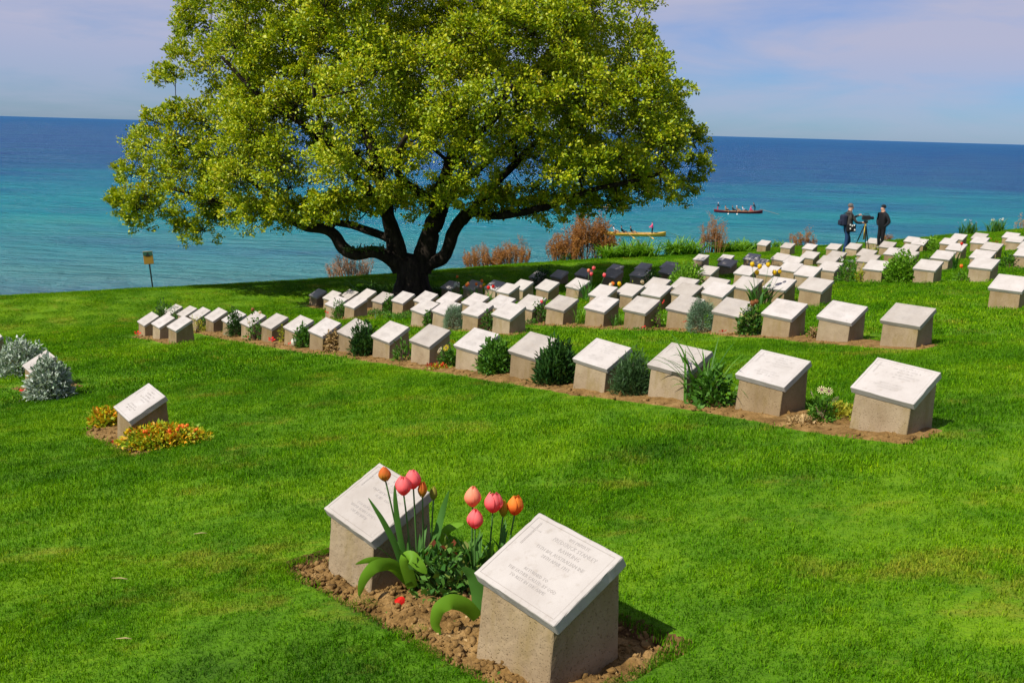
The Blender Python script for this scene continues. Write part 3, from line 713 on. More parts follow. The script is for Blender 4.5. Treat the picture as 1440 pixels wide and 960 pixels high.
# ------------------------------------------------------------------ grass
def tuft(name, n, rad, l0, l1, wd, seed):
    rs = np.random.default_rng(seed)
    r = rad * np.sqrt(rs.random(n)); a = rs.random(n) * 6.283
    base = np.stack([r * np.cos(a), r * np.sin(a), np.full(n, -0.012)], 1)
    L = l0 + (l1 - l0) * rs.random(n); th = rs.random(n) * 6.283; lean = 0.15 + 0.75 * rs.random(n)**1.3
    dv = np.stack([np.cos(th), np.sin(th), np.zeros(n)], 1); up = np.array([0, 0, 1.0])
    sd = np.stack([-np.sin(th), np.cos(th), np.zeros(n)], 1)
    ph = rs.random(n) * 6.283; sd2 = np.stack([np.cos(ph), np.sin(ph), np.zeros(n)], 1)
    sd = sd * 0.6 + sd2 * 0.8; sd /= np.linalg.norm(sd, axis=1)[:, None]
    w = (wd * (0.7 + 0.6 * rs.random(n)))[:, None]
    mid = base + (up * 0.62 + dv * (lean * 0.28)[:, None]) * L[:, None]
    tip = base + (up * (1 - 0.35 * lean)[:, None] + dv * (lean * 0.85)[:, None]) * L[:, None]
    V = np.stack([base - sd * w / 2, base + sd * w / 2, mid + sd * w * 0.45, mid - sd * w * 0.45, tip + sd * w * 0.08, tip - sd * w * 0.08], 1).reshape(-1, 3)
    k = np.arange(n)[:, None] * 6
    Fc = np.concatenate([k + np.array([[0, 1, 2, 3]]), k + np.array([[3, 2, 4, 5]])])
    me = mesh_np(name, V, Fc); me.materials.append(M['grass'])
    return bpy.data.objects.new(name, me)
def scatter(name, pts, rot, scl, var, templates):
    me = bpy.data.meshes.new(name); me.vertices.add(len(pts)); me.vertices.foreach_set('co', np.asarray(pts, np.float32).ravel())
    for an, ty, dat in (('rot', 'FLOAT', rot), ('scl', 'FLOAT', scl), ('var', 'INT', var)):
        at = me.attributes.new(an, ty, 'POINT'); at.data.foreach_set('value', np.asarray(dat, np.float32 if ty == 'FLOAT' else np.int32))
    o = link(name, me, None)
    g = bpy.data.node_groups.new(name, 'GeometryNodeTree')
    g.interface.new_socket('Geometry', in_out='INPUT', socket_type='NodeSocketGeometry'); g.interface.new_socket('Geometry', in_out='OUTPUT', socket_type='NodeSocketGeometry')
    gi = g.nodes.new('NodeGroupInput'); go = g.nodes.new('NodeGroupOutput'); jn = g.nodes.new('GeometryNodeJoinGeometry')
    def attr(nm, ty):
        n = g.nodes.new('GeometryNodeInputNamedAttribute'); n.data_type = ty; n.inputs['Name'].default_value = nm; return n
    ar, as_, av = attr('rot', 'FLOAT'), attr('scl', 'FLOAT'), attr('var', 'INT')
    cx = g.nodes.new('ShaderNodeCombineXYZ'); g.links.new(ar.outputs['Attribute'], cx.inputs['Z'])
    for i, tm in enumerate(templates):
        oi = g.nodes.new('GeometryNodeObjectInfo'); oi.inputs['Object'].default_value = tm
        cp = g.nodes.new('FunctionNodeCompare'); cp.data_type = 'INT'; cp.operation = 'EQUAL'
        ia = [s for s in cp.inputs if s.type == 'INT']; g.links.new(av.outputs['Attribute'], ia[0]); ia[1].default_value = i
        ip = g.nodes.new('GeometryNodeInstanceOnPoints')
        g.links.new(gi.outputs[0], ip.inputs['Points']); g.links.new(cp.outputs[0], ip.inputs['Selection']); g.links.new(oi.outputs['Geometry'], ip.inputs['Instance'])
        g.links.new(cx.outputs[0], ip.inputs['Rotation']); g.links.new(as_.outputs['Attribute'], ip.inputs['Scale']); g.links.new(ip.outputs[0], jn.inputs[0])
    g.links.new(jn.outputs[0], go.inputs[0])
    md = o.modifiers.new('scatter', 'NODES'); md.node_group = g
    return o
LODS = [(1.6, 5.2, 0.085, 3, 120, 0.014, 0.028, 0.0028), (5.2, 11.5, 0.17, 3, 200, 0.018, 0.034, 0.0038), (11.5, 46, 0.36, 3, 300, 0.020, 0.038, 0.0078)]
TPL = []; PTS = []; ROT = []; SCL = []; VAR = []
for li, (r0, r1, rad, nv, nb, l0, l1, wd) in enumerate(LODS):
    for k in range(nv): TPL.append(tuft('grass_tuft', nb, rad, l0, l1, wd, 100 + li * 10 + k))
    st = rad * 0.72
    x = np.arange(-r1 * 0.66, r1 * 0.66, st); y = np.arange(max(1.2, r0 * 0.75), r1, st); X, Y = np.meshgrid(x, y); X = X.ravel(); Y = Y.ravel()
    X = X + (rng.random(len(X)) - .5) * st * 1.1; Y = Y + (rng.random(len(Y)) - .5) * st * 1.1
    r = np.hypot(X, Y)
    k = (r >= r0) & (r < r1) & (np.abs(X) < Y * 0.64 + 0.9); X, Y = X[k], Y[k]
    sd, _ = edge_dist(X, Y); k = sd > -0.5; X, Y, sd = X[k], Y[k], sd[k]
    # keep whole tufts off the soil and the stones
    bad = masked(X, Y)
    m_ = rad * 0.55
    for a in np.arange(8) * math.pi / 4: bad |= masked(X + m_ * math.cos(a), Y + m_ * math.sin(a))
    small = bad & ~masked(X, Y)                         # beside a bed: one small tuft instead
    Z = ground(X, Y)
    for sel, sc0 in ((~bad, 1.0), (small, None)):
        xs, ys, zs = X[sel], Y[sel], Z[sel]
        if sc0 is None and li > 0:                      # finer tufts of the nearest kind along bed edges
            rep = 5; xs = np.repeat(xs, rep) + (rng.random(len(xs) * rep) - .5) * st; ys = np.repeat(ys, rep) + (rng.random(len(ys) * rep) - .5) * st
            g_ = ~masked(xs, ys)
            for a in np.arange(6) * math.pi / 3: g_ &= ~masked(xs + 0.03 * math.cos(a), ys + 0.03 * math.sin(a))
            xs, ys = xs[g_], ys[g_]; zs = ground(xs, ys)
            sc = np.full(len(xs), 0.9); vr = rng.integers(0, 3, len(xs))
        elif sc0 is None:
            rep = 4; xs = np.repeat(xs, rep) + (rng.random(len(xs) * rep) - .5) * st; ys = np.repeat(ys, rep) + (rng.random(len(ys) * rep) - .5) * st
            g_ = ~masked(xs, ys); xs, ys = xs[g_], ys[g_]; zs = ground(xs, ys)
            sc = np.full(len(xs), 0.45); vr = rng.integers(0, 3, len(xs))
        else:
            sc = 0.8 + 0.4 * rng.random(len(xs)); vr = li * 3 + rng.integers(0, 3, len(xs))
            sc = sc * (0.85 + 0.4 * vnoise(xs, ys, 1.3, 12))
        PTS.append(np.stack([xs, ys, zs], 1)); ROT.append(rng.random(len(xs)) * 6.283); SCL.append(sc); VAR.append(vr)
grass = scatter('grass', np.vstack(PTS), np.concatenate(ROT), np.concatenate(SCL), np.concatenate(VAR), TPL)
tag(grass, 'short mown grass covering the sloping lawn between the graves', 'grass', kind='stuff')

# ------------------------------------------------------------------ leaf helpers
def unit(a): return a / (np.linalg.norm(a, axis=-1, keepdims=True) + 1e-9)
def rdir(n, up=0.0):
    d = rng.normal(size=(n, 3)); d = unit(d); d[:, 2] += up; return unit(d)
def kites(c, d, nrm, L, Wd, bend=0.12):
    """one four-cornered leaf per row"""
    c = np.asarray(c); L = np.broadcast_to(np.asarray(L, float), (len(c),))[:, None]; Wd = np.broadcast_to(np.asarray(Wd, float), (len(c),))[:, None]
    s = unit(np.cross(d, nrm)); nn = unit(np.cross(s, d))
    m_ = c + d * L * 0.55 + nn * L * bend
    V = np.stack([c, m_ + s * Wd / 2, c + d * L, m_ - s * Wd / 2], 1).reshape(-1, 3)
    return V, np.arange(len(c))[:, None] * 4 + np.array([[0, 1, 2, 3]])
def strap(p, az, L, w, rise, droop, seg=6, fold=0.0):
    """one arching strap leaf: starts steeply, bends over"""
    t_ = np.linspace(0, 1, seg + 1); ang = rise - droop * t_**1.6
    dx = np.cumsum(np.concatenate([[0], np.cos(ang[1:]) * L / seg])); dz = np.cumsum(np.concatenate([[0], np.sin(ang[1:]) * L / seg]))
    h = np.array([math.cos(az), math.sin(az), 0]); s = np.array([-math.sin(az), math.cos(az), 0])
    c = np.asarray(p) + dx[:, None] * h + dz[:, None] * np.array([0, 0, 1.0])
    ww = w * np.clip(np.sin(np.pi * (0.18 + 0.82 * t_))**0.7, 0.04, 1)[:, None]
    lift_ = np.array([0, 0, 1.0]) * fold * ww
    V = np.stack([c - s * ww / 2 + lift_, c, c + s * ww / 2 + lift_], 1).reshape(-1, 3)
    Fc = []
    for i in range(seg):
        for j in range(2): Fc.append((i*3+j, i*3+j+1, (i+1)*3+j+1, (i+1)*3+j))
    return V, np.array(Fc)

# ------------------------------------------------------------------ the big tree
TB = at_d(578, 24.6, 406)
def tp(px, py, dep=0.0):
    q = ray(px, py); k = (TB[1] + dep) / q[1]; return np.array([q[0] * k, q[1] * k, H + q[2] * k])
MPP = TB[1] / F * 1.02
def limb(pts):
    P = np.array([tp(a, b, c * 0.72) for a, b, c, r in pts]); R = np.array([r * MPP for *_, r in pts])
    t0 = np.arange(len(P)); t1 = np.linspace(0, len(P) - 1, (len(P) - 1) * 4 + 1)
    def cat(Y):
        out = []
        for tt in t1:
            i = min(int(tt), len(P) - 2); f_ = tt - i; p0 = Y[max(i-1, 0)]; p1 = Y[i]; p2 = Y[i+1]; p3 = Y[min(i+2, len(P)-1)]
            out.append(0.5*((2*p1)+(-p0+p2)*f_+(2*p0-5*p1+4*p2-p3)*f_**2+(-p0+3*p1-3*p2+p3)*f_**3))
        return np.array(out)
    return cat(P), np.maximum(cat(R), 0.01)
LIMBS = [
 [(580,412,0,27),(580,403,0,24.5),(580,392,0,22),(579,382,0,21),(578,372,0,19),(575,362,0,13)],
 [(566,380,0,15),(559,364,0,14.5),(556,350,0,14),(553,335,0,12.5),(551,320,0,11),(546,304,-.1,9.5),(543,288,-.2,9),(534,250,-.3,8),(520,200,-.2,6.5),(500,150,0,5),(488,100,.2,4),(482,60,.3,3)],
 [(592,382,0,15),(595,364,0,14.5),(600,346,0,14),(607,325,0,13),(614,306,.1,12.5),(618,286,.2,11.5),(628,250,.4,9),(640,205,.6,7.5),(655,150,.7,6),(662,100,.8,5),(655,50,.8,3.5)],
 [(560,372,-.1,10),(543,360,-.3,9.5),(524,354,-.5,8.5),(500,356,-.6,8.2),(483,347,-.6,8.2),(471,331,-.6,8),(455,322,-.4,7.5),(433,319,-.2,7),(415,310,0,6),(385,300,.3,5),(340,288,.6,4),(290,278,.9,3),(240,265,1.1,2.2)],
 [(552,340,.1,7),(540,333,.2,6),(516,324,.5,5.4),(494,316,.8,5.2),(470,312,1.2,5),(430,296,1.8,4.2),(380,270,2.4,3.4),(320,235,2.8,2.6),(260,205,3,2)],
 [(590,382,0,11),(604,371,-.1,10),(622,362,-.2,9.4),(631,347,-.3,8.8),(638,328,-.4,8.6),(648,313,-.6,8.4),(664,299,-.9,7.2),(694,303,-1.3,5.6),(727,300,-1.7,5.2),(770,290,-2.1,4.4),(820,272,-2.4,3.6),(880,255,-2.5,2.8),(940,245,-2.6,2)],
 [(650,312,-.5,7),(675,285,0,6.2),(705,250,.6,5.4),(745,210,1.1,4.4),(800,170,1.5,3.2),(860,130,1.8,2.4),(900,90,2,1.8)],
 [(616,300,.2,7),(640,268,1.2,6),(680,230,2.4,4.8),(740,180,3.4,3.6),(790,120,4,2.6)],
 [(612,306,0,7),(612,280,-1.1,6),(630,240,-2.4,5),(660,200,-3.5,4),(700,160,-4.4,3),(720,120,-5,2)],
 [(549,312,-.1,7),(530,285,-1.3,6),(500,250,-2.6,5),(470,215,-3.8,4),(450,170,-4.7,3),(440,120,-5.2,2)],
 [(545,300,0,6),(520,268,1.3,5.4),(480,230,2.7,4.6),(430,180,3.9,3.6),(390,120,4.6,2.4)],
 [(534,250,-.3,6),(490,215,-.9,5),(430,175,-1.3,4),(360,130,-1.6,3),(310,80,-1.8,2)],
 [(640,205,.6,6),(690,150,.2,4.6),(750,95,-.2,3.4),(800,40,-.5,2.4)],
 [(614,306,.1,7),(606,284,-.9,6),(590,270,-1.8,5.5),(565,250,-3.2,5),(560,215,-4.8,4),(570,190,-5.9,2.6)]]
wood = Acc(); nodes = []; nrad = []
for k, Lm in enumerate(LIMBS):
    P, R = limb(Lm)
    jit = np.stack([vnoise(P[:, 2] * 2.3, P[:, 0] + s * 9, 1, s) - .5 for s in range(3)], 1) * (0.10 if k else 0.02); P = P + jit * np.clip(np.linspace(0, 4, len(P)), 0, 1)[:, None]
    R = R * (0.93 + 0.16 * vnoise(P[:, 2] * 5, P[:, 0] * 5, 1, k))
    V, Fc = tube(P, R, 12 if k < 3 else 9)
    if k == 0:                                           # buttressed foot
        c = TB[:2]; dxy = V[:, :2] - c; hgt = np.clip((TB[2] + 0.55 - V[:, 2]) / 0.55, 0, 1); an = np.arctan2(dxy[:, 1], dxy[:, 0])
        V[:, :2] = c + dxy * (1 + hgt * hgt * (0.22 + 0.16 * np.sin(an * 5 + 1)))[:, None]
    wood.add(V, Fc)
    if k:
        for p, r in zip(P, R):
            nodes.append(p); nrad.append(r)
tree = thing('shade_tree', 'broad spreading tree with forked dark trunk and yellow green crown by the sea', 'tree', TB)
link_ = lambda n, me, mt, par: (lambda o: (setattr(o, 'parent', par), setattr(o, 'location', -Vector(par.location)), o)[2])(link(n, me, mt))
link_('trunk', wood.mesh('trunk', True), M['bark'], tree)
SIL = [(162,282),(170,235),(190,192),(220,162),(250,152),(238,115),(256,78),(250,40),(262,0),(285,-40),(350,-85),(450,-122),(600,-135),(740,-115),(840,-65),(880,-30),(895,5),(905,45),(925,62),(932,95),(968,122),(974,168),(998,186),(996,232),(978,282),(930,272),(880,284),(830,300),(770,304),(720,296),(660,288),(600,290),(545,292),(480,306),(420,312),(360,316),(330,318),(285,342),(262,325),(215,318),(190,335),(165,318)]
def inside(px, py):
    c = False; j = len(SIL) - 1
    for i in range(len(SIL)):
        xi, yi = SIL[i]; xj, yj = SIL[j]
        if (yi > py) != (yj > py) and px < (xj - xi) * (py - yi) / (yj - yi) + xi: c = not c
        j = i
    return c
CC = tp(577, 262, .3); AX, AZ, AY = 428 * MPP, 400 * MPP, 4.2
puffs = []
tries = 0
while len(puffs) < 385 and tries < 60000:
    tries += 1
    d = rng.normal(size=3); d /= np.linalg.norm(d)
    if d[1] > 0.35 and rng.random() < 0.4: continue
    rho = 0.35 + 0.65 * rng.random()**0.42
    p = CC + d * rho * np.array([AX, AY, AZ])
    if p[2] < TB[2] + 1.7: continue
    r = 0.50 + 0.34 * rng.random()
    px, py = project(p); s = r / MPP * 1.12
    if not all(inside(px + a * s, py + b_ * s) for a, b_ in ((1, 0), (-1, 0), (0, 1), (0, -1), (0, 0))): continue
    if p[2] < CC[2] + 0.4 and rho < 0.55: continue
    if (px < 330 and p[1] < TB[1] + 0.3) or (px < 450 and p[1] < TB[1] - 1.8): continue
    if any(np.linalg.norm((p - q) * np.array([1, 0.8, 1.0])) < 0.52 for q, _ in puffs): continue
    puffs.append((p, r))
for px, py in [(182,240),(176,278),(196,302),(186,292),(202,200),(218,176),(245,162),(248,112),(262,75),(258,38),(268,8),(225,290),(255,312),(280,328),(310,305),(345,300),(972,197),(974,232),(960,260),(946,150),(950,180),(920,85),(905,50),(890,15),(945,128),(900,262),(850,278),(800,288),(745,285),(690,280),(640,272),(400,296),(440,296),(470,292),(500,285),(575,278),(540,280)]:
    for _ in range(2):
        if py > 1000: continue
        puffs.append((tp(px + rng.normal() * 5, py + rng.normal() * 5, (0.9 + 0.8 * abs(rng.normal())) if px < 345 else 0.5 + rng.normal() * 1.1), 0.34 + 0.18 * rng.random()))
for px, py in [(520,284),(545,288),(570,290),(598,288),(625,286),(650,284),(480,290),(455,296),(675,282),(560,276),(605,272),(640,276)]:
    puffs.append((tp(px + rng.normal() * 4, py + rng.normal() * 3, -1.6 + rng.normal() * .7), 0.36 + 0.12 * rng.random()))
for px, py in [(690,286),(720,290),(752,292),(785,290),(820,285),(860,277),(900,268),(935,262),(385,298),(415,303),(445,302),(475,298),(360,302),(500,292)] * 2:
    puffs.append((tp(px + rng.normal() * 6, py + rng.normal() * 4, -.8 + rng.normal() * .5), 0.36 + 0.12 * rng.random()))
br = Acc(); NP = np.array(nodes); NR = np.array(nrad)
order = sorted(range(len(puffs)), key=lambda i: np.linalg.norm(puffs[i][0] - tp(580, 330)))
LC = []; LD = []; LN = []; LS = []
for i in order:
    p, r = puffs[i]
    dist = np.linalg.norm(NP - p, axis=1) + 0.6 * np.maximum(0, NP[:, 2] - p[2] + 0.2)
    j = int(np.argmin(dist)); a = NP[j]; n_ = max(3, int(np.linalg.norm(p - a) / 0.35) + 2)
    t_ = np.linspace(0, 1, n_)[:, None]
    mid = (a + p) / 2 + rng.normal(size=3) * 0.12 + np.array([0, 0, 0.12 * np.linalg.norm(p - a)])
    path = (1 - t_)**2 * a + 2 * t_ * (1 - t_) * mid + t_**2 * p
    r0 = min(NR[j] * 0.7, 0.05 + 0.01 * np.linalg.norm(p - a)); rr = np.linspace(r0, 0.012, n_)
    br.add(*tube(path, rr, 5))
    NP = np.vstack([NP, path[1:]]); NR = np.concatenate([NR, rr[1:]])
    # twigs with rosettes of leaves
    nt_ = int(17 * (r / 0.6)**1.6) + 5
    out_ = unit(p - (CC - np.array([0, 0, 1.5])))
    for k in range(nt_):
        d = unit(rng.normal(size=3) + out_ * 0.7 + np.array([0, 0, 0.25])); e = p + d * r * (0.45 + 0.6 * rng.random())
        st_ = p + (e - p) * 0.1
        if k % 3 == 0: br.add(*tube([st_, (st_ + e) / 2 + rng.normal(size=3) * 0.03, e], [0.010, 0.007, 0.004], 4))
        m_ = 38
        c = e + rng.normal(size=(m_, 3)) * np.array([0.082, 0.082, 0.058]) * (r / 0.6)
        dd = unit(rng.normal(size=(m_, 3)) + d * 0.9 + np.array([0, 0, 0.15]))
        LC.append(c); LD.append(dd); LN.append(unit(rng.normal(size=(m_, 3)) * 0.7 + np.array([-0.1, -0.1, 0.9]) + out_ * 0.5)); LS.append(0.055 + 0.055 * rng.random(m_))
LC = np.vstack(LC); LD = np.vstack(LD); LN = np.vstack(LN); LS = np.concatenate(LS)
V, Fc = kites(LC, LD, LN, LS, LS * 0.62, 0.1)
print('tree leaves', len(LC), 'puffs', len(puffs))
link_('branches', br.mesh('branches', True), M['bark'], tree)
link_('crown', mesh_np('crown', V, Fc), M['oak'], tree)
# leafy shoots growing on the low limb
c = []; 
for a in np.linspace(486, 540, 26): c.append(np.array([tp(a + rng.normal() * 2, 351 + 0.06 * abs(a - 510) - 3 * rng.random(), -.7) for _ in range(7)]))
c = np.vstack(c) + rng.normal(size=(182, 3)) * 0.04
V, Fc = kites(c, rdir(len(c), 0.8), rdir(len(c)), 0.07, 0.045); link_('shoots', mesh_np('shoots', V, Fc), M['moss_leaf'], tree)
# ------------------------------------------------------------------ plants
G = lambda n, cols, **k: M.setdefault(n, leafmat(n, cols, **k))
G('leaf_dark', [(0.012, 0.045, 0.010), (0.03, 0.085, 0.015), (0.06, 0.13, 0.02)], trans=0.2, rough=0.4)
G('leaf_mid', [(0.025, 0.09, 0.008), (0.06, 0.17, 0.012), (0.11, 0.24, 0.02)], trans=0.3)
G('leaf_bright', [(0.06, 0.16, 0.006), (0.12, 0.28, 0.012), (0.20, 0.36, 0.02)], trans=0.35)
G('leaf_yellow', [(0.16, 0.22, 0.012), (0.30, 0.32, 0.02), (0.42, 0.33, 0.03)], trans=0.3)
G('leaf_grey', [(0.075, 0.14, 0.075), (0.13, 0.21, 0.12), (0.21, 0.30, 0.18)], trans=0.15, rough=0.8)
G('leaf_silver', [(0.09, 0.14, 0.07), (0.24, 0.31, 0.22), (0.52, 0.56, 0.50)], trans=0.1, rough=0.8)
G('leaf_rosemary', [(0.014, 0.040, 0.012), (0.035, 0.085, 0.022), (0.07, 0.14, 0.04)], trans=0.15)
G('leaf_rose', [(0.016, 0.070, 0.010), (0.045, 0.13, 0.018), (0.10, 0.22, 0.03), (0.18, 0.06, 0.025)], trans=0.25, rough=0.5, spec=0.25)
G('leaf_red', [(0.10, 0.02, 0.012), (0.22, 0.06, 0.02)], trans=0.3)
G('leaf_dry', [(0.20, 0.12, 0.04), (0.36, 0.24, 0.10), (0.46, 0.33, 0.16)], trans=0.2, rough=0.9)
G('leaf_rust', [(0.16, 0.055, 0.012), (0.30, 0.12, 0.02), (0.40, 0.19, 0.03)], trans=0.3, rough=0.8)
G('leaf_pinkish', [(0.20, 0.11, 0.085), (0.33, 0.20, 0.15), (0.40, 0.23, 0.10)], trans=0.2, rough=0.9)
G('leaf_cover', [(0.10, 0.22, 0.008), (0.24, 0.36, 0.014), (0.42, 0.42, 0.016), (0.62, 0.33, 0.014), (0.72, 0.20, 0.014)], trans=0.3, wscale=6.0)
G('leaf_tulip', [(0.035, 0.11, 0.02), (0.06, 0.17, 0.025), (0.10, 0.24, 0.03)], trans=0.35, rough=0.55, spec=0.25)
G('leaf_tulip_pale', [(0.10, 0.24, 0.012), (0.17, 0.35, 0.018)], trans=0.4, rough=0.6, spec=0.2)
M['stem_green'] = plain('stem_green', (0.06, 0.14, 0.03), 0.5)
M['stem_brown'] = plain('stem_brown', (0.10, 0.06, 0.035), 0.9)
M['stem_rust'] = plain('stem_rust', (0.24, 0.12, 0.05), 0.9)
PC = {'pink': ((0.84, 0.045, 0.065), (0.92, 0.20, 0.20)), 'salmon': ((0.88, 0.20, 0.11), (0.93, 0.36, 0.21)), 'orange': ((0.80, 0.08, 0.02), (0.88, 0.28, 0.04)), 'orangebud': ((0.42, 0.30, 0.02), (0.66, 0.16, 0.03)),
      'greenbud': ((0.22, 0.26, 0.03), (0.34, 0.30, 0.05)), 'yellowbud': ((0.40, 0.34, 0.02), (0.62, 0.42, 0.03)), 'red': ((0.62, 0.008, 0.010), (0.80, 0.03, 0.02)), 'yellow': ((0.75, 0.42, 0.01), (0.85, 0.60, 0.02)),
      'white': ((0.70, 0.68, 0.50), (0.80, 0.78, 0.70)), 'cream': ((0.85, 0.55, 0.30), (0.88, 0.74, 0.46)), 'purple': ((0.22, 0.14, 0.50), (0.34, 0.26, 0.62)), 'brown': ((0.25, 0.08, 0.03), (0.35, 0.14, 0.05))}
PM = {k: petalmat('petal_' + k, *v) for k, v in PC.items()}
M['eye'] = plain('flower_eye', (0.10, 0.02, 0.06), 0.8)

def rowv(row, px):
    d = sorted((project((Q[k][0], Q[k][1], Q[k][2] + H))[0], uv(k)[1]) for k in row)
    return float(np.interp(px, [a for a, _ in d], [b_ for _, b_ in d]))
def pxm(p): return float((CR @ (np.asarray(p) - np.array([0, 0, H])))[2]) / F       # metres per photo pixel at p
def leaves_dome(n, wx, wy, h, L, ratio, up=0.3, shell=0.5, out_=0.8, jag=0.25):
    d = rng.normal(size=(n, 3)); d[:, 2] = np.abs(d[:, 2]); d = unit(d)
    rho = (shell + (1 - shell) * rng.random(n))[:, None] * (1 + jag * (rng.random(n)[:, None] - .5))
    lump = 0.86 + 0.3 * vnoise(d[:, 0] * 2.2 + 5, d[:, 1] * 2.2 + d[:, 2] * 2, 1.3, rng.integers(0, 50))[:, None]
    c = d * rho * lump * np.array([wx / 2, wy / 2, h]) 
    c[:, 2] = np.maximum(c[:, 2], 0.01)
    dr = unit(d * out_ + rng.normal(size=(n, 3)) * 0.55 + np.array([0, 0, up]))
    nn = unit(rng.normal(size=(n, 3)) * 0.6 + np.array([0, 0, 1.0]))
    LL = L * (0.6 + 0.8 * rng.random(n))
    return kites(c, dr, nn, LL, LL * ratio)
def stems_to(n, wx, wy, h, r, top=0.8):
    a = Acc()
    for _ in range(n):
        d = rng.normal(size=3); d[2] = abs(d[2]) + 0.3; d /= np.linalg.norm(d); e = d * np.array([wx / 2, wy / 2, h]) * top
        s = np.array([rng.normal() * wx * 0.05, rng.normal() * wy * 0.05, -0.02])
        a.add(*tube([s, (s + e) / 2 + np.array([0, 0, h * 0.1]), e], [r, r * 0.8, r * 0.4], 4))
    return a
def bush(label, p, w, h, mat='leaf_mid', n=700, L=0.05, ratio=0.45, up=0.3, shell=0.45, out_=0.8, name='leafy_shrub', cat='shrub', blooms=None, wy=None, jag=0.25, group=None, stem='stem_brown'):
    o = thing(name, label, cat, tuple(p), rng.random() * 0.3, group)
    wy = wy or w
    link('stems', stems_to(9, w, wy, h, 0.006).mesh('stems'), M[stem], o)
    link('foliage', mesh_np('foliage', *leaves_dome(n, w, wy, h, L, ratio, up, shell, out_, jag)), M[mat], o)
    for (dx, dy, dz, size, colr, kind) in (blooms or []):
        bloom(o, (dx, dy, dz), size, colr, kind)
    return o
def petal_mesh(R_, hh, span=0.62, rr=1.0, tipin=0.25, bulge=0.5):
    S, T = 9, 6; V = []
    for i in range(S + 1):
        s = i / S
        prof = (0.32 + 0.68 * math.sin(math.pi * min(1, s / bulge) / 2)) if s < bulge else (1 - (1 - tipin) * ((s - bulge) / (1 - bulge))**1.7)
        wd = span * (0.55 + 0.45 * math.sin(math.pi * min(1, s * 1.25) / 2)) * (1 if s < 0.70 else max(0.06, max(0.0, math.cos((s - 0.70) / 0.30 * math.pi / 2))**0.5))
        for j in range(T + 1):
            t_ = -1 + 2 * j / T; a = t_ * wd * 1.15; r = R_ * rr * prof * (1.0 - 0.03 * t_ * t_)
            V.append((r * math.cos(a), r * math.sin(a), hh * s - 0.02 * hh * t_ * t_))
    Fc = [(i*(T+1)+j, i*(T+1)+j+1, (i+1)*(T+1)+j+1, (i+1)*(T+1)+j) for i in range(S) for j in range(T)]
    return mesh_np('petal', V, Fc, True)
PETALS = {}
def petal(kind, colr, inner):
    key = (kind, colr, inner)
    if key not in PETALS:
        pr = {'tulip': (0.040, 0.092, 0.70, 0.24, 0.46), 'open': (0.041, 0.090, 0.68, 0.42, 0.5), 'bud': (0.022, 0.080, 0.66, 0.12, 0.42)}[kind]
        me = petal_mesh(pr[0], pr[1] * (1.02 if inner else 1.0), pr[2], 0.90 if inner else 1.0, pr[3], pr[4]); me.materials.append(PM[colr]); PETALS[key] = me
    return PETALS[key]
def flower_on(par, c, axis_, scale, kind, colr, twist=0.0):
    """six petals of a tulip as parts of its plant"""
    qd = Vector(axis_).to_track_quat('Z', 'Y')
    for k in range(6):
        o = link('petal', petal(kind, colr, k % 2), None, par)
        o.matrix_local = Matrix.Translation(Vector(c)) @ qd.to_matrix().to_4x4() @ Matrix.Rotation(twist + k * math.pi / 3 + rng.normal() * .05, 4, 'Z') @ Matrix.Rotation(rng.normal() * .045 + .02, 4, 'Y') @ Matrix.Scale(scale * (1 + .035 * rng.normal()), 4)
SIMPLE = {}
def bloom(par, c, size, colr, kind='cup', name='flower'):
    """small far flower: one mesh of petals"""
    key = (colr, kind)
    if key not in SIMPLE:
        a = Acc()
        if kind == 'cup':
            for k in range(6):
                th = k * math.pi / 3; V = []
                for i, (s, r, w) in enumerate([(0, .15, .3), (.35, .48, .6), (.7, .46, .55), (1, .22 + .1 * (k % 2), .12)]):
                    for j in (-1, 0, 1): V.append((r * math.cos(th + j * w), r * math.sin(th + j * w), s * 1.15))
                a.add(V, [(i*3+j, i*3+j+1, i*3+j+4, i*3+j+3) for i in range(3) for j in range(2)])
        else:
            npt = 11 if kind == 'daisy' else 5
            for k in range(npt):
                th = k * 2 * math.pi / npt; w = 2.4 / npt if kind == 'daisy' else 0.75; V = []
                for i, (r, z, ww) in enumerate([(.08, 0, .9), (.30, .10, 1), (.5, .16 if kind != 'daisy' else .05, .75)]):
                    for j in (-1, 1): V.append((r * math.cos(th + j * w * ww / 2), r * math.sin(th + j * w * ww / 2), z + 0.02 * (k % 2)))
                a.add(V, [(0, 1, 3, 2), (2, 3, 5, 4)])
            V = [(.13 * math.cos(q), .13 * math.sin(q), .07) for q in np.arange(8) * math.pi / 4]; a.add(V, [(0, 1, 2, 3), (0, 3, 4, 7), (4, 5, 6, 7)], 1)
        me = a.mesh('flower', kind == 'cup'); me.materials.append(PM[colr]); me.materials.append(M['eye']); SIMPLE[key] = me
    o = link(name, SIMPLE[key], None, par); o.location = c; o.scale = (size,) * 3
    o.rotation_euler = (rng.normal() * 0.25 + (0.95 if kind != 'cup' else 0), rng.normal() * 0.25, rng.random() * 6)
    return o
def poppy(label, p, size=0.06, name='paper_poppy', cat='poppy'):
    o = thing(name, label, cat, tuple(p), rng.random() * 6, 'red poppies laid at the graves')
    f = bloom(o, (0, 0, size * 0.22), size, 'red', 'poppy', 'petals'); f.rotation_euler = (0.45, 0.1, 0)
    return o
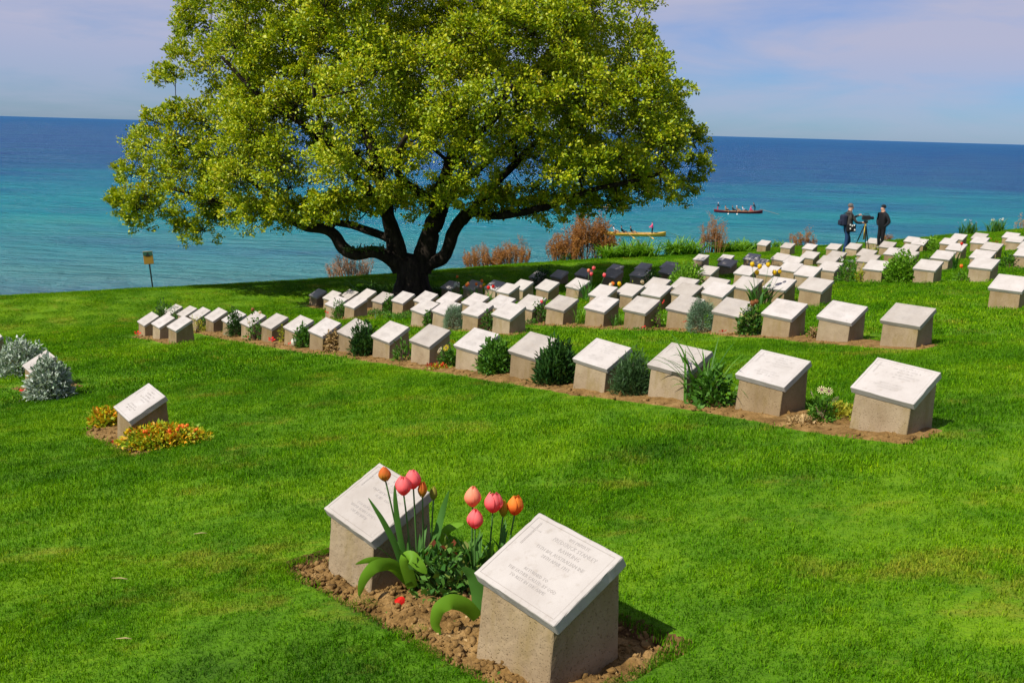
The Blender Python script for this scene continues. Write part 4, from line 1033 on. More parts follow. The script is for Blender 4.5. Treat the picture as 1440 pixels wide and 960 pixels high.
def straps(label, p, n, L, w, mat, spread=0.06, rise=1.25, droop=1.1, name='strap_leaf_clump', cat='plant', blooms=None, wx=0.0, group=None):
    o = thing(name, label, cat, tuple(p), 0, group); a = Acc()
    for _ in range(n):
        a.add(*strap((rng.normal() * spread + (rng.random() - .5) * wx, rng.normal() * spread, -0.01), rng.random() * 6.283, L * (0.6 + 0.6 * rng.random()), w * (0.7 + 0.6 * rng.random()), rise + rng.normal() * 0.15, droop * (0.4 + rng.random()), 6, 0.25))
    link('foliage', a.mesh('foliage', True), M[mat], o)
    for (dx, dy, dz, size, colr, kind) in (blooms or []):
        link('stem', Acc().add(*tube([(dx * .2, dy * .2, 0), (dx * .7, dy * .7, dz * .6), (dx, dy, dz)], [.004, .0035, .003], 4)).mesh('stem'), M['stem_green'], o)
        bloom(o, (dx, dy, dz), size, colr, kind)
    return o
def at(px, row, dv=0.16): return at_v(px, rowv(row, px) + dv)
def sz(p, w, h): m_ = pxm(p); return w * m_, h * m_

# second line, between the markers, left to right
p = at(331, ROW2, .1); w, h = sz(p, 24, 42); bush('dense dark green upright shrub in the second line, near its left end', p, w, h, 'leaf_dark', 900, 0.05, 0.4, 0.5)
p = at(358, ROW2, .0); w, h = sz(p, 22, 40); bush('small rose with brown blooms in the second line by the dense dark shrub', p, w, h, 'leaf_mid', 160, 0.055, 0.6, name='rose_bush', blooms=[(-.02, 0, h * 1.05, .06, 'brown', 'cup'), (.1, .05, h * .95, .05, 'cream', 'cup'), (-.06, -.1, h * .7, .06, 'cream', 'poppy')])
p = at(399, ROW2, .2); w, h = sz(p, 14, 24); bush('small yellowish plant between two markers in the second line', p, w, h, 'leaf_yellow', 160, 0.04, 0.5)
p = at(426, ROW2, .05); w, h = sz(p, 24, 34); bush('fresh green rounded bush in the second line left of a dried plant', p, w, h, 'leaf_mid', 800, 0.05, 0.4, 0.6)
p = at(467, ROW2, .02); w, h = sz(p, 20, 30); bush('dried tan dead plant slumped between two markers', p, w, h, 'leaf_dry', 420, 0.06, 0.3, -0.5, name='dead_plant', cat='plant')
p = at(512, ROW2, .02); w, h = sz(p, 44, 46); bush('dark green pointed leaf shrub beside the dried plant', p, w * .9, h, 'leaf_dark', 1500, 0.065, 0.3, 0.9, jag=.5)
p = at(566, ROW2, .06); w, h = sz(p, 24, 34); bush('thin straggly green plant in the second line', p, w, h, 'leaf_mid', 150, 0.07, 0.28, 0.5, blooms=[])
p = at(630, ROW2, .10); w, h = sz(p, 24, 36); bush('low plant with yellow and pink daisies between two markers', p, w, h * .8, 'leaf_mid', 420, 0.05, 0.4, name='daisy_plant', cat='plant', blooms=[(-.10, -.08, h * .75, .085, 'cream', 'daisy'), (-.03, -.1, h * .85, .08, 'yellow', 'daisy'), (.05, -.06, h * 1.05, .085, 'yellow', 'daisy'), (-.12, 0, h * .55, .06, 'yellow', 'daisy')])
p = at(618, ROW2, -.08); o = thing('red_flower_patch', 'patch of bright red flowers on the soil below yellow daisies', 'flowers', tuple(p))
link('foliage', mesh_np('foliage', *leaves_dome(170, .30, .2, .05, .035, .6)), M['leaf_yellow'], o)
for k in range(9): bloom(o, (rng.normal() * .05 - .02, rng.normal() * .035 - .03, .05 + rng.random() * .02), .06, 'red', 'poppy')
p = at(697, ROW2, .1); w, h = sz(p, 46, 46); bush('bushy bright green shrub with small leaves, sixth gap from the right end', p, w, h, 'leaf_mid', 2600, 0.05, 0.42, 0.3, jag=.35)
p = at(781, ROW2, .08); w, h = sz(p, 58, 52); bush('large dark green shrub with upright leaves hiding a marker corner', p, w, h, 'leaf_dark', 2600, 0.07, 0.28, 0.9, jag=.4)
p = at(888, ROW2, .08); w, h = sz(p, 54, 58); bush('dark grey green rosemary bush with fine needles', p, w, h, 'leaf_rosemary', 5200, 0.05, 0.13, 0.5, jag=.4, name='rosemary_bush')
p = at(1000, ROW2, .05)
o = bush('leafy green plant growing among tall strap leaves', p, .36, .30, 'leaf_mid', 620, 0.06, 0.45, 0.1, name='leafy_plant', cat='plant')
p2 = at(990, ROW2, .10); straps('clump of long arching green strap leaves leaning over a marker', p2, 46, .64, .020, 'leaf_mid', .06, 1.3, 1.2)
p = at(1155, ROW2, .10); bush('low daisy plant with cream dark eyed flowers at the right end', p, .20, .17, 'leaf_mid', 420, 0.04, 0.4, name='daisy_plant', cat='plant', blooms=[(-.10, .0, .21, .062, 'cream', 'daisy'), (.00, .04, .225, .066, 'cream', 'daisy'), (.045, .02, .22, .06, 'cream', 'daisy'), (.06, -.06, .18, .062, 'cream', 'daisy'), (-.07, -.10, .09, .05, 'cream', 'daisy')])
p = at(1182, ROW2, .30); bush('yellow green ground cover beside the rightmost near marker', p, .40, .10, 'leaf_yellow', 900, 0.03, 0.5, name='ground_cover', cat='plant')
p = at(1131, ROW2, -.05); bush('flat dry orange ground cover beside cream daisies', p, .26, .035, 'leaf_dry', 420, 0.03, 0.5, name='ground_cover', cat='plant')
for px, dv, lab in ((382, -.12, 'red poppy disc leaning on a marker foot left of a yellowish plant'), (348, -.12, 'small red poppy at the foot of a marker behind the dark shrub'), (408, -.12, 'red poppy beside a small white flower in the second line')):
    poppy(lab, at(px, ROW2, dv) + np.array([0, 0, .06]), .12 if px == 382 else .07)
p = at(414, ROW2, -.1); o = thing('white_flower', 'small white flower on the soil beside a red poppy', 'flower', tuple(p)); bloom(o, (0, 0, .05), .10, 'white', 'cup', 'petals')
# the three markers at the left end and what grows behind them
T3 = ['t1', 't2', 't3']
poppy('red poppy beside the leftmost of the three forward markers', at(193.5, T3, -.12) + np.array([0, 0, .05]), .14)
p = at(231, ROW2, .0); w, h = sz(p, 32, 26); bush('dark leafy shrub behind the three markers at the left end', p, w, h + .1, 'leaf_dark', 700, 0.06, 0.45)
p = at(245, ROW2, .05); w, h = sz(p, 18, 26); bush('white flowering plant behind the three markers at the left end', p, w, h, 'leaf_mid', 160, .05, .5, name='flowering_plant', cat='plant', blooms=[(rng.normal() * .08, rng.normal() * .05 - .1, h * (.7 + .4 * rng.random()), .09, 'white', 'poppy') for _ in range(8)])
p = at(277, ROW2, -.15); w, h = sz(p, 34, 22); bush('loose yellow green plant right of the three forward markers', p, w, h, 'leaf_yellow', 260, .05, .35, name='leafy_plant', cat='plant')
p = at(286, ROW2, .1); w, h = sz(p, 12, 20); bush('small green plant between two markers near the left end', p, w, h, 'leaf_mid', 160, .05, .5, name='leafy_plant', cat='plant')
# short line and middle line
R3S = ['r3_1', 'r3_2']; R3B = ['r3_3', 'r3_4', 'r3_5', 'r3_6']
p = at(478, R3S, .0); w, h = sz(p, 22, 26); bush('light green bush between the two left markers below the tree', p, w, h, 'leaf_mid', 500, .05, .4)
poppy('red poppy with white flower at the left marker below the tree', at(459, R3S, -.1) + np.array([0, 0, .1]), .12)
p = at(548, ROW3, .05); w, h = sz(p, 20, 24); bush('green bush between two markers straight below the trunk', p, w, h, 'leaf_mid', 400, .06, .4)
for k, (px, dv, lab) in enumerate([(527, -.25, 'low green mound of ground cover left in the bare bed below the tree'), (541, -.45, 'low green mound of ground cover in the middle of the bare bed'), (553, -.75, 'low green mound of ground cover at the front of the bare bed'), (566, -.75, 'low green mound of ground cover right in the bare bed'), (575, -.3, 'small green cushion plant beside the bare bed below the tree')]):
    p = at_v(px, rowv(ROW3, px) + dv); bush(lab, p, .42, .12, 'leaf_mid', 360, .035, .5, name='cushion_plant', cat='plant', group='low cushion plants')
bed('wide patch of bare soil with cushion plants below the tree', [(uv('r4_6')[0] - .9, 9.35), (uv('r4_6')[0] + .5, 9.35)], .35, .35, 0, 0, 0, 0, 120, (.01, .05), .1, .014)
p = at(602, R3B, .05); w, h = sz(p, 12, 26); bush('narrow green plant between two closely set markers', p, w, h, 'leaf_mid', 180, .05, .5, name='leafy_plant', cat='plant')
p = at(637, R3B, -.02); w, h = sz(p, 27, 36); bush('round grey green cushion bush among the closely set markers', p, w, h, 'leaf_grey', 3200, .045, .12, .1, .75, 1.2, jag=.08, name='santolina_bush')
p = at(686, R3B, .0); w, h = sz(p, 20, 30); bush('small rose with reddish leaves among the closely set markers', p, w, h, 'leaf_rose', 150, .06, .6, name='rose_bush')
p = at(758, ROW3, .1); w, h = sz(p, 24, 34); bush('thin leafy plant with tiny pink flowers in the middle line', p, w, h, 'leaf_mid', 220, .05, .5, name='leafy_plant', cat='plant', blooms=[(0, -.1, h * .9, .05, 'pink', 'cup'), (.1, -.05, h * .6, .05, 'cream', 'cup')])
p = at(747, ROW3, -.05); bush('tiny green cushion at the foot of a middle line marker', p, .22, .1, 'leaf_mid', 160, .03, .5, name='cushion_plant', cat='plant')
p = at(816, ROW3, .2); w, h = sz(p, 16, 34); straps('tuft of tall yellow green grass between two middle line markers', p, 40, h * 1.0, .012, 'leaf_bright', .05, 1.3, .6, name='grass_tuft')
p = at(868, ROW3, .2); w, h = sz(p, 16, 24); straps('tuft of fresh green leaves between two middle line markers', p, 30, h * 1.0, .014, 'leaf_mid', .05, 1.3, .7, name='grass_tuft')
p = at(927, ROW3, .1); w, h = sz(p, 22, 30); bush('sparse light green plant with one red flower in the middle line', p, w, h, 'leaf_bright', 130, .05, .5, name='leafy_plant', cat='plant', blooms=[(.05, .0, h * 1.25, .08, 'red', 'poppy')])
p = at(985, ROW3, .02); w, h = sz(p, 37, 45); bush('large round grey green cushion bush in the middle line', p, w, h, 'leaf_grey', 5200, .045, .11, .1, .78, 1.2, jag=.07, name='santolina_bush')
p = at(1053, ROW3, .06); w, h = sz(p, 34, 42); bush('dark rose bush with pale pink blooms in the middle line', p, w, h, 'leaf_rose', 800, .055, .55, name='rose_bush', blooms=[(-.12, -.12, h * .95, .09, 'white', 'poppy'), (-.2, -.1, h * .75, .07, 'cream', 'poppy'), (-.05, -.12, h * 1.05, .07, 'brown', 'cup'), (.0, -.1, h * 1.1, .06, 'brown', 'cup')])
p = at(1143, ROW3, .15); w, h = sz(p, 12, 18); bush('tiny brown and green plant beside a middle line marker', p, w, h, 'leaf_dry', 140, .04, .4, name='leafy_plant', cat='plant')
poppy('red poppy lying at a middle line marker left of the sparse plant', at(905, ROW3, -.12) + np.array([0, 0, .03]), .08)
poppy('pink red flower standing in front of the large grey cushion bush', at(963, ROW3, -.14) + np.array([0, 0, .12]), .09)
poppy('red tulip head on the grass in front of the dark rose bush', at(1016, ROW3, -.3) + np.array([0, 0, .05]), .11)
# farther lines
RA = ['r5_1', 'r5_2', 'r5_3', 'r5_5', 'r5_6', 'r5_7', 'r5_10', 'r5_12', 'r5_14', 'r5_17', 'r5_18']; RB = ['r5_4', 'r5_8', 'r5_9', 'r5_11', 'r5_13', 'r5_15']
RC = ['d1', 'd2', 'd4', 'd5', 'd9', 'e3', 'e7', 'e14', 'e29']; RD = ['e15', 'e22', 'e39']
def tulips(label, p, n, h, colr, spread=.12, lw=.03, nm='tulip_clump'):
    return straps(label, p, 12 + 2 * n, h * .75, lw, 'leaf_tulip', spread * .6, 1.35, .7, nm, 'tulips', [(rng.normal() * spread, rng.normal() * spread * .6 - .05, h * (.85 + .3 * rng.random()), .065 + .015 * rng.random(), colr if isinstance(colr, str) else colr[k % len(colr)], 'cup') for k in range(n)])
tulips('white tulips with dark leaves by a shaded marker under the tree', at(640, RA, .0), 4, .34, 'white')
tulips('single tall red tulip behind white tulips under the tree', at(642, RA, .5), 1, .60, 'orange', .02)
tulips('orange tulips in front of a shaded marker under the tree', at(672, RA, -.05), 7, .36, ('orange', 'salmon', 'yellow'), .17)
tulips('small red tulips between markers right of the orange tulips', at(688, RB, .0), 2, .40, 'red', .05)
tulips('pink tulips standing among markers right of the tree', at(829, RA, -.1), 4, .58, ('pink', 'pink', 'salmon'), .14)
tulips('row of small cream and orange blooms behind a marker', at(866, RB, .45), 5, .42, ('cream', 'yellow', 'orange'), .18)
tulips('yellow tulips on tall leafy stems between two markers', at(1068, RA, -.15), 7, .60, 'yellow', .16, .035)
p = at(763, RC, .05); w, h = sz(p, 30, 30); bush('dark leafy shrub between two shaded markers', p, w, h, 'leaf_dark', 500, .07, .5)
p = at(905, RB, .35); w, h = sz(p, 16, 26); bush('light green plant between markers right of the tree', p, w, h, 'leaf_bright', 200, .05, .4, name='leafy_plant', cat='plant')
p = at(888, RB, .35); w, h = sz(p, 18, 32); bush('tall pale green plant between two markers right of the tree', p, w, h, 'leaf_yellow', 220, .05, .35, name='leafy_plant', cat='plant')
p = at(967, RC, -.05); w, h = sz(p, 52, 30); bush('spreading bright green shrub right of the shaded markers', p, w, h, 'leaf_bright', 1500, .07, .5)
p = at(916, RC, -.05); w, h = sz(p, 28, 24); bush('dark green bush with red buds beside a pale marker', p, w, h, 'leaf_dark', 400, .06, .5)
p = at(1267, RD, .0); w, h = sz(p, 50, 42); bush('broad bright green bush between two markers at the right', p, w, h, 'leaf_bright', 2600, .06, .55, .4)
p = at(1190, RD, .0); w, h = sz(p, 30, 34); bush('green leafy plant with pale flowers left of a right hand marker', p, w, h, 'leaf_mid', 420, .07, .35, name='flowering_plant', cat='plant', blooms=[(rng.normal() * .15, rng.normal() * .1 - .1, h * (.5 + .5 * rng.random()), .07, 'white', 'poppy') for _ in range(5)])
p = at(1210, RD, .05); w, h = sz(p, 14, 26); bush('strappy pale plant in front of a brown stone side', p, w, h, 'leaf_yellow', 160, .08, .2, name='leafy_plant', cat='plant')
RE = ['e16', 'e21', 'e26', 'e31', 'e38', 'e42', 'e12', 'e5']; RF = ['e8', 'e11', 'e17', 'e20', 'e25', 'e32', 'e37', 'e43']; RG = ['e6', 'e9', 'e10', 'e18', 'e19', 'e24', 'e30', 'e33', 'e36', 'e41']; RH = ['e23', 'e28', 'e34', 'e35', 'e40']
p = at(1194, RE, .2); w, h = sz(p, 20, 20); bush('small round green bush among the far right markers', p, w, h, 'leaf_mid', 300, .06, .5)
p = at(1302, RE, .1); w, h = sz(p, 22, 22); bush('plant dotted with white flowers at the far right', p, w, h, 'leaf_mid', 260, .06, .35, name='flowering_plant', cat='plant', blooms=[(rng.normal() * .14, -.12 + rng.normal() * .06, h * (.4 + .6 * rng.random()), .09, 'white', 'poppy') for _ in range(7)])
p = at(1308, RG, .6); w, h = sz(p, 30, 20); bush('rounded green bush with one orange red bloom before the sea', p, w, h, 'leaf_bright', 500, .08, .5, blooms=[(.05, -.45, h * .7, .16, 'salmon', 'poppy')])
tulips('red tulip beside a marker at the far right', at(1342, RE, .0), 1, .62, 'red', .03)
tulips('orange flower low on the grass between far right markers', at(1347, RD, .1), 1, .26, 'orange', .03)
p = at(1352, RD, .05); w, h = sz(p, 24, 12); bush('low green plant between two markers at the far right', p, w, h, 'leaf_bright', 320, .06, .4, name='leafy_plant', cat='plant')
p = at(1418, RE, .2); w, h = sz(p, 30, 20); bush('dense green shrub between markers near the right edge', p, w, h, 'leaf_mid', 420, .07, .4)
p = at(1397, RG, .5); w, h = sz(p, 16, 14); bush('reddish leaved plant among markers before the sea', p, w, h, 'leaf_rust', 200, .06, .4, name='leafy_plant', cat='plant')
p = at(1172, RF, .3); w, h = sz(p, 20, 10); bush('low fresh green plant in front of the two men', p, w, h, 'leaf_bright', 240, .06, .4, name='leafy_plant', cat='plant')
p = at(1226, RG, .3); w, h = sz(p, 26, 16); bush('small yellowish plant at the feet of the man in black', p, w, h, 'leaf_yellow', 260, .05, .4, name='leafy_plant', cat='plant', blooms=[(.0, -.3, h * .8, .09, 'white', 'poppy'), (.12, -.3, h * .7, .08, 'white', 'poppy')])
p = at(1272, RG, .5); w, h = sz(p, 26, 12); bush('low green shrub beside a marker right of the man in black', p, w, h, 'leaf_mid', 240, .06, .4)

# along the top of the bank
def on_edge(px, inset=0.5):
    e = ED[np.argmin([abs(project((x, y, z + H))[0] - px) for x, y, z in ED])]
    d = e[:2] / np.hypot(e[0], e[1]); q = e[:2] - d * inset; return np.array([q[0], q[1], gz(q[0], q[1])])
for k, (px, w, h, lab, mt_) in enumerate([(535, 52, 24, 'dark strap leaf clump just left of the trunk', 'leaf_mid'), (490, 34, 15, 'low strap leaf clump farther left of the trunk', 'leaf_mid'), (565, 24, 18, 'strap leaf clump touching the left foot of the trunk', 'leaf_bright'),
     (862, 34, 20, 'bright strap leaf clump at the lawn edge below the big rust bush', 'leaf_bright'), (900, 40, 24, 'lush strap leaf clump at the lawn edge right of the big rust bush', 'leaf_bright'), (952, 46, 24, 'lush strap leaf clump at the lawn edge left of the tall bare bush', 'leaf_bright'),
     (1030, 36, 16, 'bright green strap leaf clump at the lawn edge left of a far marker', 'leaf_bright'), (1052, 22, 15, 'short strap leaf clump beside a far marker at the lawn edge', 'leaf_bright'), (615, 40, 16, 'dark leaf clump right of the trunk in shade', 'leaf_mid')]):
    p = on_edge(px, 0.8) if px > 700 else at_d(px, 25.6 if px < 600 else 25.2); m_ = pxm(p)
    straps(lab, p, 240, h * m_ * 1.35, .045, mt_, .1, 1.15, 1.2, wx=w * m_, group='strap leaf clumps along the lawn edge')
for k, (px, lab, cols) in enumerate([(1362, 'tall iris with purple flowers before the sea', ('purple', 'white')), (1378, 'iris clump with pale flowers beside the purple one', ('white', 'purple')), (1398, 'iris clump with white flowers near the right edge', ('white',)), (1414, 'small iris clump nearest the right edge', ('cream',))]):
    p = on_edge(px, 1.2); m_ = pxm(p)
    straps(lab, p, 34, 20 * m_, .04, 'leaf_mid', .08, 1.35, .6, 'iris_clump', 'plant', [(rng.normal() * .25, rng.normal() * .1, 19 * m_ * (.8 + .3 * rng.random()), .10, cols[j % len(cols)], 'poppy') for j in range(4)], wx=.5)
def twiggy(label, px, w, h, base_d, mat, stem='stem_rust', nst=40, nlf=2600, sparse=0.5, name='wild_bush', L=.06, lean=.25):
    """upright many-stemmed wild bush rooted on the bank"""
    e = on_edge(px, -base_d); m_ = pxm(e); W_, H_ = w * m_, h * m_ + base_d * .35
    o = thing(name, label, 'bush', (e[0], e[1], e[2] - .1)); a = Acc(); C = []; D_ = []
    for k in range(nst):
        x0 = (rng.random() - .5) * W_ * .7; hh = H_ * (0.45 + 0.55 * rng.random()) * (1 - 0.35 * abs(2 * x0 / W_))
        b0 = np.array([x0, rng.normal() * W_ * .2, 0]); tip = b0 + np.array([rng.normal() * lean * hh * .6 + x0 * .35, rng.normal() * lean * hh * .6, hh])
        mid = (b0 + tip) / 2 + rng.normal(size=3) * .05
        a.add(*tube([b0, mid, tip], [.012, .009, .004], 4))
        for j in range(5):
            s = mid + (tip - mid) * rng.random(); e2 = s + unit(rng.normal(size=3) + np.array([0, 0, 1.2])) * hh * .22; a.add(*tube([s, e2], [.006, .003], 4))
            n_ = int(nlf / nst / 7)
            tt = rng.random(n_)[:, None]; C.append(s + (e2 - s) * tt + rng.normal(size=(n_, 3)) * .03); D_.append(unit(rng.normal(size=(n_, 3)) + (e2 - s) * 3))
        n_ = int(nlf / nst * 2 / 7); tt = rng.random(n_)[:, None]; C.append(mid + (tip - mid) * tt + rng.normal(size=(n_, 3)) * .03); D_.append(unit(rng.normal(size=(n_, 3)) + np.array([0, 0, .8])))
    C = np.vstack(C); D_ = np.vstack(D_)
    link('stems', a.mesh('stems'), M[stem], o)
    link('foliage', mesh_np('foliage', *kites(C, D_, rdir(len(C)), L * (.6 + .8 * rng.random(len(C))), L * .35)), M[mat], o)
    return o
twiggy('big rust orange bush on the bank in front of the yellow rowing boat', 846, 70, 70, .4, 'leaf_rust', nst=100, nlf=10500, L=.08)
twiggy('lower rust orange bush left of the big rust bush', 800, 48, 44, .4, 'leaf_rust', nst=60, nlf=5000, L=.07)
twiggy('small rust and green bush right of the big rust bush', 885, 40, 26, .5, 'leaf_rust', nst=30, nlf=1100, L=.06)
twiggy('thin russet bush with bare stems right of the trunk, nearer it', 690, 56, 36, .3, 'leaf_rust', nst=70, nlf=4200, L=.06)
twiggy('thin russet bush with bare stems between trunk and rust bushes', 733, 50, 40, .3, 'leaf_rust', nst=70, nlf=4600, L=.06)
twiggy('tall thin russet bush standing alone before the sea', 985, 36, 54, .4, 'leaf_rust', nst=44, nlf=2600, L=.06, lean=.12)
twiggy('low reddish bush behind far markers left of the two men', 1120, 38, 26, .3, 'leaf_rust', nst=30, nlf=1200, L=.07)
twiggy('faint pinkish dry bush on the bank left of the trunk', 500, 66, 38, .5, 'leaf_pinkish', nst=80, nlf=3000, L=.05)
twiggy('small rust bush right of the man in black', 1253, 18, 12, .3, 'leaf_rust', nst=14, nlf=300, L=.06)
twiggy('small green bush on the bank below the big rust bush', 812, 16, 16, .3, 'leaf_mid', 'stem_brown', nst=16, nlf=600, L=.07)
twiggy('brownish bush cut by the right picture edge', 1438, 20, 22, .3, 'leaf_dry', nst=20, nlf=500, L=.06)
straps('low bright green plants along the bank left of the far markers', on_edge(1092, .2), 80, .5, .04, 'leaf_bright', .1, 1.1, 1.1, wx=1.6)

# orange ground cover and silver bushes around the lone markers at the left
def bedp(b_, fu, fv):
    p = plan(b_[0] + (b_[1] - b_[0]) * fu, b_[2] + (b_[3] - b_[2]) * fv); return np.array([p[0], p[1], gz(p[0], p[1]) - .01])
p = at_v(222, 2.30, 610); bush('mound of orange and yellow flowering ground cover right of the lone marker', p, .64, .17, 'leaf_cover', 2600, .04, .5, .3, name='ground_cover', cat='plant', wy=.34, blooms=[((rng.random() - .5) * .46, (rng.random() - .5) * .22, .10 + rng.random() * .05, .028, 'orange' if k % 3 else 'yellow', 'cup') for k in range(34)])
p = at_v(256, 2.50, 610); bush('trailing end of the orange ground cover beside dry soil', p, .42, .09, 'leaf_cover', 900, .04, .5, .3, name='ground_cover', cat='plant', blooms=[((rng.random() - .5) * .26, (rng.random() - .5) * .2, .06 + rng.random() * .03, .026, 'orange', 'cup') for k in range(9)])
p = at_v(150, 2.30, 595); bush('yellow green mound of ground cover left of the lone marker', p, .30, .15, 'leaf_cover', 1100, .045, .55, .3, name='ground_cover', cat='plant', blooms=[((rng.random() - .5) * .2, (rng.random() - .5) * .18, .10 + rng.random() * .05, .026, 'yellow', 'cup') for k in range(9)])
poppy('red poppy on the soil in front of the lone marker', at_v(161, 2.02, 612) + np.array([0, 0, .03]), .065)
p = at_v(32, 2.60, 535); w, h = sz(p, 62, 52); bush('silver leaved bush left of the buried marker', p, w, h, 'leaf_silver', 2200, .06, .42, .1, .6, .7, jag=.2, name='silver_bush')
p = at_v(72, 2.36, 545); w, h = sz(p, 60, 55); bush('larger silver leaved bush covering the right side of the buried marker', p, w, h, 'leaf_silver', 2400, .06, .42, .1, .6, .7, jag=.2, name='silver_bush')
poppy('red poppy at the foot of the marker between the silver bushes', at_v(36, 2.18, 550) + np.array([0, 0, .05]), .12)
p = at_v(12, 2.75, 500); bush('thin orange dry stems beside the marker at the left edge', p, .2, .15, 'leaf_dry', 100, .06, .25, name='dry_weed', cat='plant')

# ---- tulips between the two nearest markers
def soil(px, py): p = at_px(px, py); p[2] -= 0.045; return p
def tulip(label, bpx, bpy_, hx, hy, kind, colr, scale=1.0, leaves=6):
    b0 = soil(bpx, bpy_); hd = lift(hx, hy, b0 + np.array([0, -.06 if hx < 620 else 0, 0])); rel = hd - b0
    o = thing('tulip', label, 'tulip', tuple(b0), 0, 'tulips between the two nearest markers')
    hgt = {'tulip': .092, 'open': .09, 'bud': .08}[kind] * scale
    ax = unit(np.array([rel[0] * .6, rel[1] * .6, rel[2]])); top = rel - ax * hgt * .5
    mid = top * .5 + np.array([-rel[0] * .12 + rng.normal() * .004, rng.normal() * .006, 0])
    ts = np.linspace(0, 1, 9)[:, None]; path = (1 - ts)**2 * np.zeros(3) + 2 * ts * (1 - ts) * mid + ts**2 * top
    link('stem', Acc().add(*tube(path, np.linspace(.0048, .0036, 9), 7)).mesh('stem', True), M['stem_green'], o)
    flower_on(o, top, ax, scale, kind, colr, rng.random())
    for k in range(leaves):
        V, Fc = strap((0, 0, -.01), rng.random() * 6.283, .20 + .12 * rng.random(), .018 + .012 * rng.random(), 1.46 + rng.normal() * .08, .35 + .5 * rng.random(), 9, .4)
        link('leaf', mesh_np('leaf', V, Fc, True), M['leaf_tulip'], o)
    return o
tulip('small orange tulip in front of the second nearest marker, leftmost', 574, 818, 541, 666, 'tulip', 'orangebud', .72)
tulip('pink tulip in front of the second nearest marker, lower of two', 580, 822, 567, 682, 'tulip', 'pink', .92)
tulip('pink red tulip overlapping another right before the second marker', 588, 816, 581, 673, 'tulip', 'pink', .92)
tulip('closed orange green tulip bud right of the two pink tulips', 595, 816, 594, 687, 'bud', 'orangebud', .95)
tulip('closed green tulip bud, rightmost before the second marker', 603, 810, 610, 693, 'bud', 'greenbud', .80, 3)
tulip('salmon tulip standing highest of the tulips by the nearest marker', 662, 815, 665, 697, 'tulip', 'salmon', 1.0)
tulip('bright pink tulip, lowest of the group by the nearest marker', 668, 820, 668, 729, 'tulip', 'pink', .90)
tulip('pink tulip in the middle of the group by the nearest marker', 686, 812, 694, 706, 'open', 'pink', .98)
tulip('slim yellow bud beside the pink middle tulip', 700, 808, 708, 714, 'bud', 'yellowbud', .98)
tulip('orange tulip closest to the nearest marker', 710, 806, 725, 710, 'open', 'orange', .95)
def px_leaf(label, pts, wpx, mat, tilt=0.5, off=0.0):
    b0 = soil(*pts[0][:2]); P = np.array([lift(a, b_, b0 + np.array([0, (c if len(r) == 0 else c), 0])) for a, b_, c, *r in pts])
    ts = np.linspace(0, len(P) - 1, (len(P) - 1) * 5 + 1); P2 = np.stack([np.interp(ts, np.arange(len(P)), P[:, i]) for i in range(3)], 1)
    for _ in range(3): P2[1:-1] = (P2[:-2] + 2 * P2[1:-1] + P2[2:]) / 4
    T = unit(np.gradient(P2, axis=0)); view = unit(P2 - np.array([0, 0, H])); s = unit(np.cross(T, view)) * math.cos(tilt) + view * math.sin(tilt)
    q = np.linspace(0, 1, len(P2)); ww = (wpx * pxm(b0) * np.clip(np.sin(np.pi * (0.25 + 0.74 * q))**0.6, .05, 1))[:, None]
    tw = (0.15 * np.sin(q * 5 + rng.random() * 6))[:, None]; s = unit(s * np.cos(tw) + unit(np.cross(s, T)) * np.sin(tw)); cup = unit(np.cross(s, T)) * ww * (-.06 + .03 * np.sin(q * 17))[:, None]
    V = np.stack([P2 - s * ww / 2 - cup, P2 - s * ww * .25, P2, P2 + s * ww * .25, P2 + s * ww / 2 - cup], 1).reshape(-1, 3)
    Fc = [(i*5+j, i*5+j+1, (i+1)*5+j+1, (i+1)*5+j) for i in range(len(P2) - 1) for j in range(4)]
    o = thing('tulip_leaf_clump', label, 'tulip leaves', tuple(P2[0]), 0, 'loose tulip leaves by the nearest markers')
    me = mesh_np('leaf', V - P2[0], Fc, True); link('leaf', me, M[mat], o)
px_leaf('broad bright leaf arching left over the soil below the tulips', [(578, 822, 0), (552, 792, -.06), (526, 795, -.12), (510, 815, -.13), (505, 838, -.14)], 18, 'leaf_tulip_pale', .35)
px_leaf('narrow bright leaf lying left above the broad arching leaf', [(574, 820, -.02), (545, 789, -.06), (517, 787, -.10), (500, 793, -.08)], 11, 'leaf_tulip_pale', .5)
px_leaf('folded bright leaf in the middle below the tulips', [(580, 826, -.02), (568, 786, -.06), (578, 781, -.08), (592, 797, -.10), (600, 806, -.1)], 19, 'leaf_tulip_pale', .2)
px_leaf('thick bright leaf curling down beside the nearest marker', [(672, 868, 0), (655, 850, -.03), (634, 844, -.06), (616, 855, -.08), (611, 878, -.09), (620, 891, -.09)], 21, 'leaf_tulip_pale', .25)
px_leaf('upright green leaf against the left side of the nearest marker', [(674, 862, .02), (672, 830, .03), (664, 808, .03), (650, 797, .02)], 20, 'leaf_tulip', .3)
px_leaf('long blade leaf leaning left across the second nearest marker', [(573, 822, -.0), (556, 765, -.05), (536, 728, -.08), (518, 700, -.09)], 9, 'leaf_tulip', .4)
px_leaf('straight upright blade leaf before the second nearest marker', [(578, 822, -.0), (562, 755, -.06), (556, 710, -.08), (555, 682, -.08)], 8, 'leaf_tulip', .2)
px_leaf('tall blade leaf leaning right behind the tulips', [(604, 812, .0), (612, 760, .02), (622, 718, .06), (631, 690, .06)], 11, 'leaf_tulip', .3)
px_leaf('short pale leaf lying behind the rose between the markers', [(612, 790, .12), (625, 745, .12), (640, 738, .12), (652, 736, .12)], 16, 'leaf_tulip_pale', .7)
p = soil(628, 826); o = bush('low glossy rose bush between the two nearest markers', p, .32, .25, 'leaf_rose', 520, .042, .6, .3, .3, .6, name='rose_bush', wy=.28, stem='stem_green')
